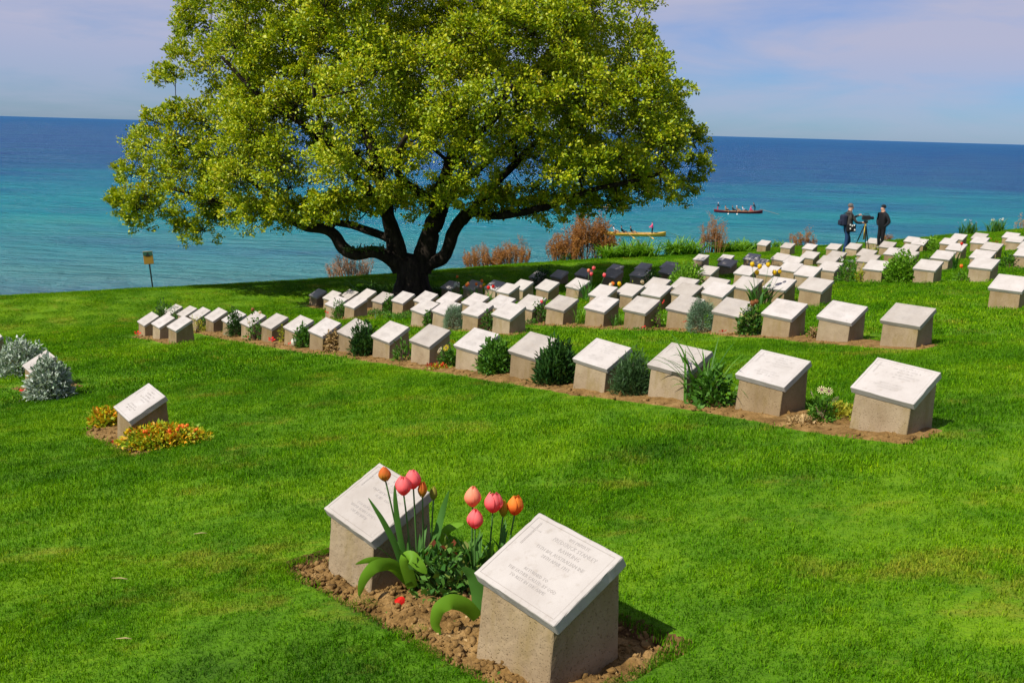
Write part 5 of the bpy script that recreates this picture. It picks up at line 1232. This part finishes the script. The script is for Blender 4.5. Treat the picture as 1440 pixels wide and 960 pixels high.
link('young_leaves', mesh_np('young_leaves', *(lambda c: kites(c, rdir(len(c), .3), rdir(len(c), 1), .035, .02))(np.array([[-.06, 0, .235], [-.05, .01, .24], [.0, 0, .225], [.03, 0, .235], [.05, -.01, .2], [-.02, -.02, .21], [.01, .02, .24], [-.08, 0, .21]]))), M['leaf_red'], o)
p = soil(562, 842) + np.array([0, 0, .035]); o = thing('poppy_petal', 'single red petal lying on the soil below the tulips', 'petal', tuple(p), .5)
q_ = np.linspace(0, 2 * math.pi, 17)[:-1]; V = [(0, 0, .008)] + [(.028 * math.cos(a), .021 * math.sin(a), .004 * math.cos(2 * a) + .002) for a in q_]
me = bpy.data.meshes.new('petal'); me.from_pydata(V, [], [(0, 1 + i, 1 + (i + 1) % 16) for i in range(16)]); link('petal', me, PM['red'], o).rotation_euler = (.35, -.1, .6)
G('straw', [(0.30, 0.24, 0.10), (0.38, 0.30, 0.14)], trans=0.1)
for (a, b_), (c, d_), lab in (((268, 758), (296, 756), 'pale straw piece on the lawn left of the second nearest marker'), ((152, 820), (186, 823), 'pale straw piece on the lawn, middle one of three'), ((158, 907), (192, 908), 'pale straw piece on the lawn nearest the bottom left')):
    A0, B0 = at_px(a, b_), at_px(c, d_); md_ = (A0 + B0) / 2; o = thing('straw_piece', lab, 'straw', tuple(md_), 0, 'straw pieces on the lawn')
    P = .65 * np.array([A0, md_ + (B0 - A0) * .1 + np.array([0, 0, .006]), B0]) - .65 * md_ + np.array([0, 0, .03]); link('stalk', Acc().add(*tube(P, [.0015, .0032, .002], 5)).mesh('stalk'), M['straw'], o)

# leaf litter and seedlings on the near soil
lit = Acc()
for k in range(170):
    u_ = AB[0] + .05 + rng.random() * (AB[1] - AB[0] - .1); v_ = AB[2] + .04 + rng.random() * (AB[3] - AB[2] - .08); q = plan(u_, v_)
    c0 = np.array([[q[0], q[1], gz(q[0], q[1]) - .006]]); sl_ = .008 + .016 * rng.random()
    V, Fc = kites(c0, rdir(1, .3 if k % 4 == 0 else -.1) * np.array([1, 1, .4]), rdir(1, 2.0), sl_, sl_ * .5); lit.add(V, Fc, 0 if k % 4 else 1)
lo_ = link('leaf_litter', lit.mesh('leaf_litter'), [M['leaf_dry'], M['leaf_mid']]); tag(lo_, 'dry leaf bits and tiny seedlings scattered on the near soil bed', 'leaf litter', kind='stuff')
# ------------------------------------------------------------------ people, boats, sign
def C_(n, c, r=0.75, v=0.15): return M.setdefault(n, plain(n, c, r, 0.25, v, 9.0))
C_('skin', (0.46, 0.25, 0.17), 0.55); C_('hair_grey', (0.10, 0.085, 0.075)); C_('hair_dark', (0.018, 0.014, 0.012)); C_('cloth_black', (0.005, 0.005, 0.007)); C_('cloth_jacket', (0.045, 0.042, 0.038))
C_('cloth_jeans', (0.010, 0.035, 0.10)); C_('cloth_navy', (0.012, 0.016, 0.035)); C_('cloth_pink', (0.68, 0.06, 0.17)); C_('cloth_white', (0.62, 0.62, 0.64)); C_('cloth_red', (0.45, 0.03, 0.05)); C_('cloth_yellow', (0.72, 0.42, 0.01)); C_('cloth_tan', (0.36, 0.22, 0.11))
C_('metal_dark', (0.02, 0.02, 0.022), 0.4); C_('tripod_yellow', (0.40, 0.28, 0.03), 0.5); C_('boat_yellow', (0.72, 0.42, 0.03), 0.4); C_('boat_wood', (0.34, 0.20, 0.08), 0.6); C_('boat_red', (0.13, 0.012, 0.02), 0.4); C_('boat_green', (0.02, 0.09, 0.07), 0.5); C_('paint_white', (0.75, 0.74, 0.7), 0.5); C_('lens_glass', (0.01, 0.01, 0.02), 0.1)
def figure(name, label, loc, rz, J, E, mats, sub=1, group=None, hair=None, s=1.0):
    """one continuous body grown round a jointed skeleton. J: joint -> (x, y, z, radius, material index)"""
    ks_ = list(J); ix = {k: i for i, k in enumerate(ks_)}
    me = bpy.data.meshes.new('body'); me.from_pydata([tuple(c * s for c in J[k][:3]) for k in ks_], [(ix[a], ix[b_]) for a, b_ in E], [])
    ob = bpy.data.objects.new('body', me); COL.objects.link(ob)
    ob.modifiers.new('Skin', 'SKIN').use_smooth_shade = True
    for k in ks_:
        r = J[k][3] * s; sv = me.skin_vertices[0].data[ix[k]]
        sv.radius = (r, r) if not isinstance(J[k][3], tuple) else J[k][3]
        sv.use_root = (k == 'pelvis')
    if sub:
        sb = ob.modifiers.new('Sub', 'SUBSURF'); sb.levels = sub; sb.render_levels = sub
    dg = bpy.context.evaluated_depsgraph_get(); dg.update()
    m2 = bpy.data.meshes.new_from_object(ob.evaluated_get(dg)); bpy.data.objects.remove(ob); m2.name = 'body'
    m2.materials.clear()
    for mt_ in mats: m2.materials.append(M[mt_])
    jp = np.array([J[k][:3] for k in ks_]) * s; jm = [J[k][4] for k in ks_]
    segs = [(jp[ix[a]], jp[ix[b_]], jm[ix[b_]]) for a, b_ in E]
    for p in m2.polygons:
        c = np.array(p.center); bd = 1e9
        for a, b_, mi in segs:
            ab = b_ - a; t_ = np.clip((c - a) @ ab / (ab @ ab), 0, 1); d = np.linalg.norm(c - a - t_ * ab)
            if d < bd: bd, p.material_index = d, mi
        p.use_smooth = True
    o = thing('person', label, 'person', loc, rz, group); link('body', m2, None, o)
    if hair:
        hm, hj, rad, dz = hair; hc = np.array(J[hj][:3]) * s + np.array([-.012, 0, dz]) * s
        V = ICO_V * np.array([rad * 1.08, rad, rad * .92]) * s; V = V[:, :]; 
        bm = bmesh.new(); bmesh.ops.create_icosphere(bm, subdivisions=2, radius=1.0); bmesh.ops.scale(bm, vec=(rad * 1.1 * s, rad * s, rad * s), verts=bm.verts)
        bmesh.ops.delete(bm, geom=[v for v in bm.verts if v.co.z < -rad * .25 * s and v.co.x > -rad * .3 * s or v.co.z < -rad * .6 * s], context='VERTS')
        hme = bpy.data.meshes.new('hair'); bm.to_mesh(hme); bm.free()
        for p in hme.polygons: p.use_smooth = True
        ho = link('hair' if hm.startswith('hair') else 'cap', hme, M[hm], o); ho.location = tuple(hc)
    return o
BODY_E = [('pelvis', 'waist'), ('waist', 'chest'), ('chest', 'neck'), ('neck', 'jaw'), ('jaw', 'skull'), ('chest', 'shL'), ('shL', 'elL'), ('elL', 'wrL'), ('wrL', 'haL'), ('chest', 'shR'), ('shR', 'elR'), ('elR', 'wrR'), ('wrR', 'haR'),
          ('pelvis', 'hiL'), ('hiL', 'knL'), ('knL', 'anL'), ('anL', 'toL'), ('pelvis', 'hiR'), ('hiR', 'knR'), ('knR', 'anR'), ('anR', 'toR'), ('jaw', 'nose')]
def body(**over):
    J = dict(pelvis=(0, 0, .95, .135, 1), waist=(.01, 0, 1.10, .125, 0), chest=(.02, 0, 1.33, .15, 0), neck=(.045, 0, 1.50, .055, 0), jaw=(.075, 0, 1.575, .075, 2), skull=(.06, 0, 1.67, .085, 2), nose=(.155, 0, 1.60, .018, 2),
             shL=(.02, .18, 1.40, .068, 0), elL=(.02, .26, 1.12, .05, 0), wrL=(.10, .24, .90, .036, 0), haL=(.14, .23, .82, .034, 2), shR=(.02, -.18, 1.40, .068, 0), elR=(.02, -.26, 1.12, .05, 0), wrR=(.10, -.24, .90, .036, 0), haR=(.14, -.23, .82, .034, 2),
             hiL=(0, .09, .88, .095, 1), knL=(.03, .10, .48, .065, 1), anL=(-.01, .10, .09, .045, 1), toL=(.15, .11, .04, .038, 3), hiR=(0, -.09, .88, .095, 1), knR=(.03, -.10, .48, .065, 1), anR=(-.01, -.10, .09, .045, 1), toR=(.15, -.11, .04, .038, 3))
    J.update(over); return J
# man with the camera, facing right
p1 = at_d(1187, 34.6, 345)
man = figure('person', 'man in grey jacket and jeans with backpack working a tripod camera', tuple(p1), .10, body(
    elR=(.20, -.24, 1.13, .05, 0), wrR=(.42, -.17, 1.12, .036, 0), haR=(.50, -.14, 1.13, .036, 2), elL=(.24, .20, 1.24, .05, 0), wrL=(.42, .08, 1.36, .036, 0), haL=(.50, .05, 1.38, .036, 2),
    knL=(.17, .10, .50, .068, 1), anL=(.13, .10, .09, .045, 1), toL=(.29, .11, .04, .038, 3), waist=(.01, 0, 1.10, .15, 0), chest=(.02, 0, 1.33, .17, 0), knR=(-.01, -.10, .48, .072, 1), anR=(-.10, -.11, .09, .045, 1), toR=(.05, -.12, .04, .038, 3)),
    BODY_E, ['cloth_jacket', 'cloth_jeans', 'skin', 'cloth_black'], 1, None, ('hair_grey', 'skull', .088, .008), 1.03)
for k_, (hx_, hy_, hz_) in enumerate(((.51, -.14, 1.13), (.51, .05, 1.38))):            # fingers closed on the handle
    a = Acc()
    for j in range(5): a.add(*tube([(hx_ + .01, hy_ - .03 + .015 * j, hz_), (hx_ + .05, hy_ - .03 + .015 * j, hz_ + .005), (hx_ + .045, hy_ - .03 + .014 * j, hz_ - .035)], [.009, .009, .007], 5))
    link('fingers', a.mesh('fingers', True), M['skin'], man)
bk = thing('backpack', 'dark navy backpack worn by the man at the tripod', 'backpack', tuple(p1 + np.array([-.17, -.03, 1.02])), .1)
link('pack', box_me('pack', .20, .30, .40, (0.01, 0, .20), .085, 4), M['cloth_navy'], bk)
link('front_pocket', box_me('front_pocket', .10, .22, .18, (-.10, 0, .12), .045, 4), M['cloth_navy'], bk)
for s_ in (-1, 1): link('strap', Acc().add(*tube([(.05, .13 * s_, .42), (.20, .14 * s_, .47), (.33, .13 * s_, .30), (.28, .14 * s_, .05), (.08, .15 * s_, .03)], .016, 5)).mesh('strap', True), M['cloth_black'], bk)
bg = thing('shoulder_bag', 'black camera bag with white tags hanging at the man\'s hip', 'bag', tuple(p1 + np.array([.06, -.22, .84])), .1)
link('pouch', box_me('pouch', .30, .16, .26, (0, 0, .13), .04, 3), M['cloth_black'], bg)
for k_, (x_, z_) in enumerate(((-.07, .25), (.0, .22), (.07, .24), (-.06, .12), (.10, .08))): link('tag', box_me('tag', .045, .01, .055, (x_, -.085, z_), .004, 1), M['paint_white'], bg)
p3_ = p1 + np.array([.66, .08, 0]); p3_[2] = gz(p3_[0], p3_[1])
tr_ = thing('tripod', 'black and yellow tripod carrying a video camera between two men', 'tripod', tuple(p3_))
for k_ in range(3):
    a_ = k_ * 2.094 + 2.6; e_ = np.array([math.cos(a_) * .36, math.sin(a_) * .36, 0])
    lg_ = link('leg', Acc().add(*tube([(0.03 * math.cos(a_), .03 * math.sin(a_), .98), e_ * .55 + np.array([0, 0, .46])], [.022, .020], 6)).mesh('leg', True), M['metal_dark'], tr_)
    link('lower_leg', Acc().add(*tube([e_ * .5 + np.array([0, 0, .52]), e_], [.014, .012], 6)).mesh('lower_leg', True), M['metal_dark'], lg_)
link('centre_column', Acc().add(*tube([(0, 0, .50), (0, 0, 1.08)], [.03, .03], 8)).mesh('centre_column', True), M['tripod_yellow'], tr_)
link('head', box_me('head', .12, .10, .10, (0, 0, 1.12), .02, 2), M['metal_dark'], tr_)
link('pan_handle', Acc().add(*tube([(-.02, -.03, 1.12), (-.20, -.10, 1.10)], [.01, .012], 6)).mesh('pan_handle'), M['metal_dark'], tr_)
vc = thing('video_camera', 'black video camera mounted on the tripod', 'camera', tuple(p3_ + np.array([0, 0, 1.17])))
link('camera_body', box_me('camera_body', .27, .13, .16, (0, 0, .09), .02, 2), M['metal_dark'], vc)
link('lens', Acc().add(*tube([(.12, 0, .09), (.24, 0, .09), (.25, 0, .09)], [.045, .055, .06], 12)).mesh('lens', True), M['lens_glass'], vc)
link('top_handle', Acc().add(*tube([(-.1, 0, .17), (-.08, 0, .22), (.08, 0, .22), (.1, 0, .17)], .012, 6)).mesh('top_handle', True), M['metal_dark'], vc)
p2_ = at_d(1237, 36.4, 343)
figure('person', 'man in black jacket and cap with hands at his waist by the tripod', tuple(p2_), math.pi + .35, body(
    elR=(-.06, -.36, 1.14, .065, 0), wrR=(.06, -.20, 1.00, .045, 0), haR=(.09, -.15, .97, .034, 0), elL=(-.03, .33, 1.12, .065, 0), wrL=(.09, .24, .96, .045, 0), haL=(.12, .20, .92, .034, 0),
    waist=(.01, 0, 1.10, .165, 0), chest=(.02, 0, 1.33, .175, 0), pelvis=(0, 0, .95, .165, 0)), BODY_E, ['cloth_black', 'cloth_black', 'skin', 'cloth_black'], 1, None, ('cloth_black', 'skull', .097, .012), .94)

def on_sea(px, py):
    q = ray(px, py); t_ = -H / q[2]; return np.array([q[0] * t_, q[1] * t_, 0.0])
def hull(name, label, p, rz, L, B, outer, inner, trim):
    o = thing(name, label, 'boat', tuple(p), rz, 'rowing boats on the sea')
    n = 19; xs = np.linspace(-1, 1, n); hb = B / 2 * np.clip(1 - np.abs(xs)**3.2, 0.03, 1); sheer = .30 + .26 * xs**4 + .04 * xs; keel = -.22 + .34 * np.abs(xs)**5
    prof = [(0, 0), (.55, .12), (.86, .45), (.97, .75), (1, 1)]
    def shell(k, zk):
        V = []
        for i in range(n):
            pts = [(y, z) for y, z in prof]; row = [(-y * hb[i] * k, keel[i] + zk * (1 - z) + (sheer[i] - keel[i] - zk * (1 - z)) * z) for y, z in pts[::-1]] + [(y * hb[i] * k, keel[i] + zk * (1 - z) + (sheer[i] - keel[i] - zk * (1 - z)) * z) for y, z in pts[1:]]
            V += [(xs[i] * L / 2, y, z) for y, z in row]
        m_ = 9; return V, [(i*m_+j, i*m_+j+1, (i+1)*m_+j+1, (i+1)*m_+j) for i in range(n - 1) for j in range(m_ - 1)]
    link('hull', Acc().add(*shell(1, 0)).mesh('hull', True), M[outer], o); link('lining', Acc().add(*shell(.93, .10)).mesh('lining', True), M[inner], o)
    for s_ in (-1, 1): link('gunwale', Acc().add(*tube([(xs[i] * L / 2, s_ * hb[i], sheer[i] + .01) for i in range(n)], .045, 6)).mesh('gunwale', True), M[trim], o)
    for x_ in (-.55, -.28, 0, .28, .52):
        w_ = B * .5 * (1 - abs(x_)**3.2) * 1.75; link('thwart', box_me('thwart', .24, w_, .04, (x_ * L / 2, 0, .24), .01, 1), M['boat_wood'], o)
    for s_ in (-1, 1):
        V = [(s_ * L / 2, 0, .80), (s_ * L / 2, .0, -.1)]; link('stem_post', Acc().add(*tube([(s_ * L / 2 * .985, 0, -.15), (s_ * L / 2 * 1.0, 0, .3), (s_ * L / 2 * 1.0, 0, .62 if s_ > 0 else .56)], [.05, .05, .045], 6)).mesh('stem_post', True), M[trim], o)
    return o
def oar(label, boat, a, b_, blade='boat_yellow', shaft='boat_wood'):
    A0, B0 = np.array(a, float), np.array(b_, float); o = thing('oar', label, 'oar', tuple(boat.matrix_basis @ Vector(A0)), boat.rotation_euler[2], 'oars of the rowing boats')
    d = unit(B0 - A0); s = unit(np.cross(d, [0, 0, 1.0])); Lg = np.linalg.norm(B0 - A0)
    link('shaft', Acc().add(*tube([np.zeros(3), d * Lg * .8], [.03, .025], 6)).mesh('shaft', True), M[shaft], o)
    V = []; up_ = unit(np.cross(s, d))
    for t_, w_ in ((.76, .03), (.84, .11), (.96, .12), (1.0, .09)):
        for e1 in (-1, 1):
            for e2 in (-1, 1): V.append(d * Lg * t_ + s * w_ * e1 + up_ * .012 * e2)
    Fc = []
    for i in range(3):
        q_ = i * 4
        for a1, b1 in ((0, 1), (1, 3), (3, 2), (2, 0)): Fc.append((q_ + a1, q_ + b1, q_ + 4 + b1, q_ + 4 + a1))
    Fc.append((12, 13, 15, 14)); Fc.append((0, 2, 3, 1))
    link('blade', mesh_np('blade', V, Fc), M[blade], o)
    return o
def seated(label, boat, x, mats, lean=-.12, hair='hair_dark', y=0.0, face=1, z=0.0):
    J = body(pelvis=(0, 0, .36, .135, 1), waist=(lean * .4, 0, .50, .125, 0), chest=(lean, 0, .74, .15, 0), neck=(lean * 1.2 + .02, 0, .91, .055, 0), jaw=(lean * 1.2 + .05, 0, .985, .075, 2), skull=(lean * 1.2 + .04, 0, 1.08, .085, 2), nose=(lean * 1.2 + .13, 0, 1.01, .018, 2),
        shL=(lean, .18, .80, .068, 0), elL=(lean + .20, .22, .60, .05, 0), wrL=(lean + .42, .12, .58, .036, 0), haL=(lean + .50, .10, .58, .034, 2), shR=(lean, -.18, .80, .068, 0), elR=(lean + .20, -.22, .60, .05, 0), wrR=(lean + .42, -.12, .58, .036, 0), haR=(lean + .50, -.10, .58, .034, 2),
        hiL=(.08, .10, .36, .095, 1), knL=(.42, .12, .48, .065, 1), anL=(.62, .12, .16, .045, 1), toL=(.74, .13, .18, .038, 3), hiR=(.08, -.10, .36, .095, 1), knR=(.42, -.12, .48, .065, 1), anR=(.62, -.12, .16, .045, 1), toR=(.74, -.13, .18, .038, 3))
    w_ = boat.matrix_basis @ Vector((x, y, z + .10)); return figure('person', label, tuple(w_), boat.rotation_euler[2] + (0 if face > 0 else math.pi), J, BODY_E, mats, 1, 'crews of the rowing boats', (hair, 'skull', .098, .02))
def standing(label, boat, x, mats, hair='hair_dark', face=-1, z=.10, lean=0.0, s=1.0):
    J = body(elR=(.22, -.22, 1.16, .05, 0), wrR=(.42, -.12, 1.10, .036, 0), haR=(.49, -.10, 1.10, .034, 2), elL=(.20, .22, 1.14, .05, 0), wrL=(.40, .14, 1.06, .036, 0), haL=(.47, .12, 1.06, .034, 2))
    if lean: J = {k: (v[0] + lean * max(0, v[2] - .9), v[1], v[2], v[3], v[4]) for k, v in J.items()}
    w_ = boat.matrix_basis @ Vector((x, 0, z)); return figure('person', label, tuple(w_), boat.rotation_euler[2] + (0 if face > 0 else math.pi), J, BODY_E, mats, 1, 'crews of the rowing boats', (hair, 'skull', .098, .02), s)
# yellow boat
pb = on_sea(892, 331.5); mb = pxm(pb); LB = 88 * mb
yb = hull('rowing_boat', 'yellow rowing boat with a standing person in pink, behind the rust bush', pb, .03, LB, 2.0, 'boat_yellow', 'boat_wood', 'boat_yellow'); yb.matrix_basis = Matrix.Translation(yb.location) @ Matrix.Rotation(.03, 4, 'Z')
bx = lambda px: (px - 892) * mb
seated('rower in white and pink shirt in the yellow boat, leftmost in view', yb, bx(865), ['cloth_white', 'cloth_tan', 'skin', 'cloth_black'], -.25)
seated('rower in black in the yellow boat, second from the left', yb, bx(876), ['cloth_black', 'cloth_navy', 'skin', 'cloth_black'], -.25)
seated('rower in dark brown in the yellow boat, nearest the standing person', yb, bx(889), ['cloth_black', 'cloth_tan', 'skin', 'cloth_black'], -.25)
standing('person in a pink jacket standing to steer the yellow boat', yb, bx(917), ['cloth_pink', 'cloth_black', 'skin', 'cloth_black'])
oar('long steering oar trailing from the stern of the yellow boat', yb, (LB * .44, 0, .85), (LB * .44 + 3.0, -.5, -.15), 'boat_green', 'boat_green')
for px, lab in ((884, 'yellow oar blade dipping left of centre beside the yellow boat'), (910, 'yellow oar blade dipping right of centre beside the yellow boat'), (846, 'yellow oar raised beyond the rust bush')):
    oar(lab, yb, (bx(px) - .5, -.7, .55), (bx(px) + .3, -3.3, .02 if px != 846 else 1.1), 'boat_yellow')
# red boat
pr_ = on_sea(1038, 299.5); mb2 = pxm(pr_); LR = 67 * mb2
rb = hull('rowing_boat', 'dark red rowing boat full of people on open water', pr_, -.04, LR, 2.1, 'boat_red', 'boat_wood', 'boat_red'); rb.matrix_basis = Matrix.Translation(rb.location) @ Matrix.Rotation(-.04, 4, 'Z')
bx2 = lambda px: (px - 1038) * mb2
standing('person in black with white cap at the left end of the red boat', rb, bx2(1009), ['cloth_black', 'cloth_red', 'skin', 'cloth_black'], 'cloth_white', 1, .1, 0, .92)
seated('rower in a tan top in the red boat, second from left', rb, bx2(1021), ['cloth_tan', 'cloth_black', 'skin', 'cloth_black'], -.15, 'cloth_black')
seated('rower in dark clothes beside a white cap in the red boat', rb, bx2(1031), ['cloth_black', 'cloth_navy', 'skin', 'cloth_black'], -.2)
seated('rower with white hat in the middle of the red boat', rb, bx2(1037), ['cloth_tan', 'cloth_tan', 'skin', 'cloth_black'], -.2, 'cloth_white')
seated('rower in a white shirt bending forward in the red boat', rb, bx2(1046), ['cloth_white', 'cloth_navy', 'skin', 'cloth_black'], -.3)
seated('person in pink crouching near the right end of the red boat', rb, bx2(1054), ['cloth_pink', 'cloth_red', 'skin', 'cloth_black'], .1, 'cloth_pink')
standing('dark clothed person leaning back at the right end of the red boat', rb, bx2(1061), ['cloth_navy', 'cloth_black', 'skin', 'cloth_black'], 'hair_dark', -1, .15, .35)
oar('long steering oar trailing right of the red boat', rb, (LR * .44, 0, .8), (LR * .44 + 3.4, -.4, 0), 'boat_wood')
for px in (1024, 1036): oar('pale oar dipping beside the red boat, %s one' % ('left' if px < 1030 else 'right'), rb, (bx2(px), -.8, .5), (bx2(px) - .6, -3.4, .0), 'paint_white')
# third boat, half hidden by the crown
pg = on_sea(850, 293.5); mb3 = pxm(pg); LG = 76 * mb3
gb = hull('rowing_boat', 'dark green boat half hidden by the lowest leaves of the tree', pg, 0, LG, 2.1, 'boat_green', 'boat_wood', 'boat_green'); gb.matrix_basis = Matrix.Translation(gb.location)
bx3 = lambda px: (px - 850) * mb3
for px, lab in ((822, 'person in yellow life vest at the left of the half hidden boat'), (836, 'person in yellow life vest, second from left in the half hidden boat'), (855, 'person in yellow life vest in the middle of the half hidden boat'), (878, 'person in yellow life vest at the right of the half hidden boat')):
    seated(lab, gb, bx3(px), ['cloth_yellow', 'cloth_yellow', 'skin', 'cloth_black'], -.15)
standing('dark clothed person standing in the half hidden boat', gb, bx3(872), ['cloth_black', 'cloth_black', 'skin', 'cloth_black'])
oar('steering oar of the half hidden boat', gb, (LG * .44, 0, .85), (LG * .44 + 3.2, -.5, 0), 'boat_green', 'boat_green')
pq = on_sea(381, 309); by = thing('buoy', 'small red buoy on the water under the left side of the crown', 'buoy', tuple(pq))
bm = bmesh.new(); bmesh.ops.create_uvsphere(bm, u_segments=16, v_segments=10, radius=.42); bmesh.ops.translate(bm, vec=(0, 0, .28), verts=bm.verts); me = bpy.data.meshes.new('float'); bm.to_mesh(me); bm.free()
for p in me.polygons: p.use_smooth = True
link('float', me, M['cloth_red'], by); link('ring', Acc().add(*tube([(0, 0, .68), (.06, 0, .78), (0, 0, .88), (-.06, 0, .78), (0, 0, .68)], .02, 6)).mesh('ring', True), M['metal_dark'], by)
# little sign at the lawn edge
ps = on_edge(218, .45); ms = pxm(ps)
C_('sign_ochre', (0.26, 0.15, 0.02), 0.6); C_('sign_green', (0.02, 0.09, 0.06), 0.6); C_('sign_post', (0.012, 0.022, 0.018), 0.5)
sg = thing('sign_post', 'small ochre sign on a thin leaning post at the lawn edge', 'sign', tuple(ps), .15); sg.rotation_euler[1] = -.075
hp = 54 * ms
link('post', Acc().add(*tube([(0, 0, -.2), (0, 0, hp * .5), (0, 0, hp * .96)], .022, 8)).mesh('post', True), M['sign_post'], sg)
pl_ = link('plate', box_me('plate', 13 * ms, .025, 18 * ms, (0, -.03, hp - 9 * ms), .006, 1), M['sign_ochre'], sg)
link('header', box_me('header', 12.4 * ms, .006, 5.5 * ms, (0, -.046, hp - 3.1 * ms), .001, 1), M['sign_green'], pl_)
V = [(-3.4 * ms, -.052, hp - 7 * ms), (3.4 * ms, -.052, hp - 7 * ms), (0, -.052, hp - .8 * ms), (0, -.052, hp - .8 * ms)]
me = bpy.data.meshes.new('triangle'); me.from_pydata([v for v in V[:3]] + [(a, b_ + .006, c) for a, b_, c in V[:3]], [], [(0, 1, 2), (5, 4, 3), (0, 3, 4, 1), (1, 4, 5, 2), (2, 5, 3, 0)]); link('triangle', me, M['sign_post'], pl_)
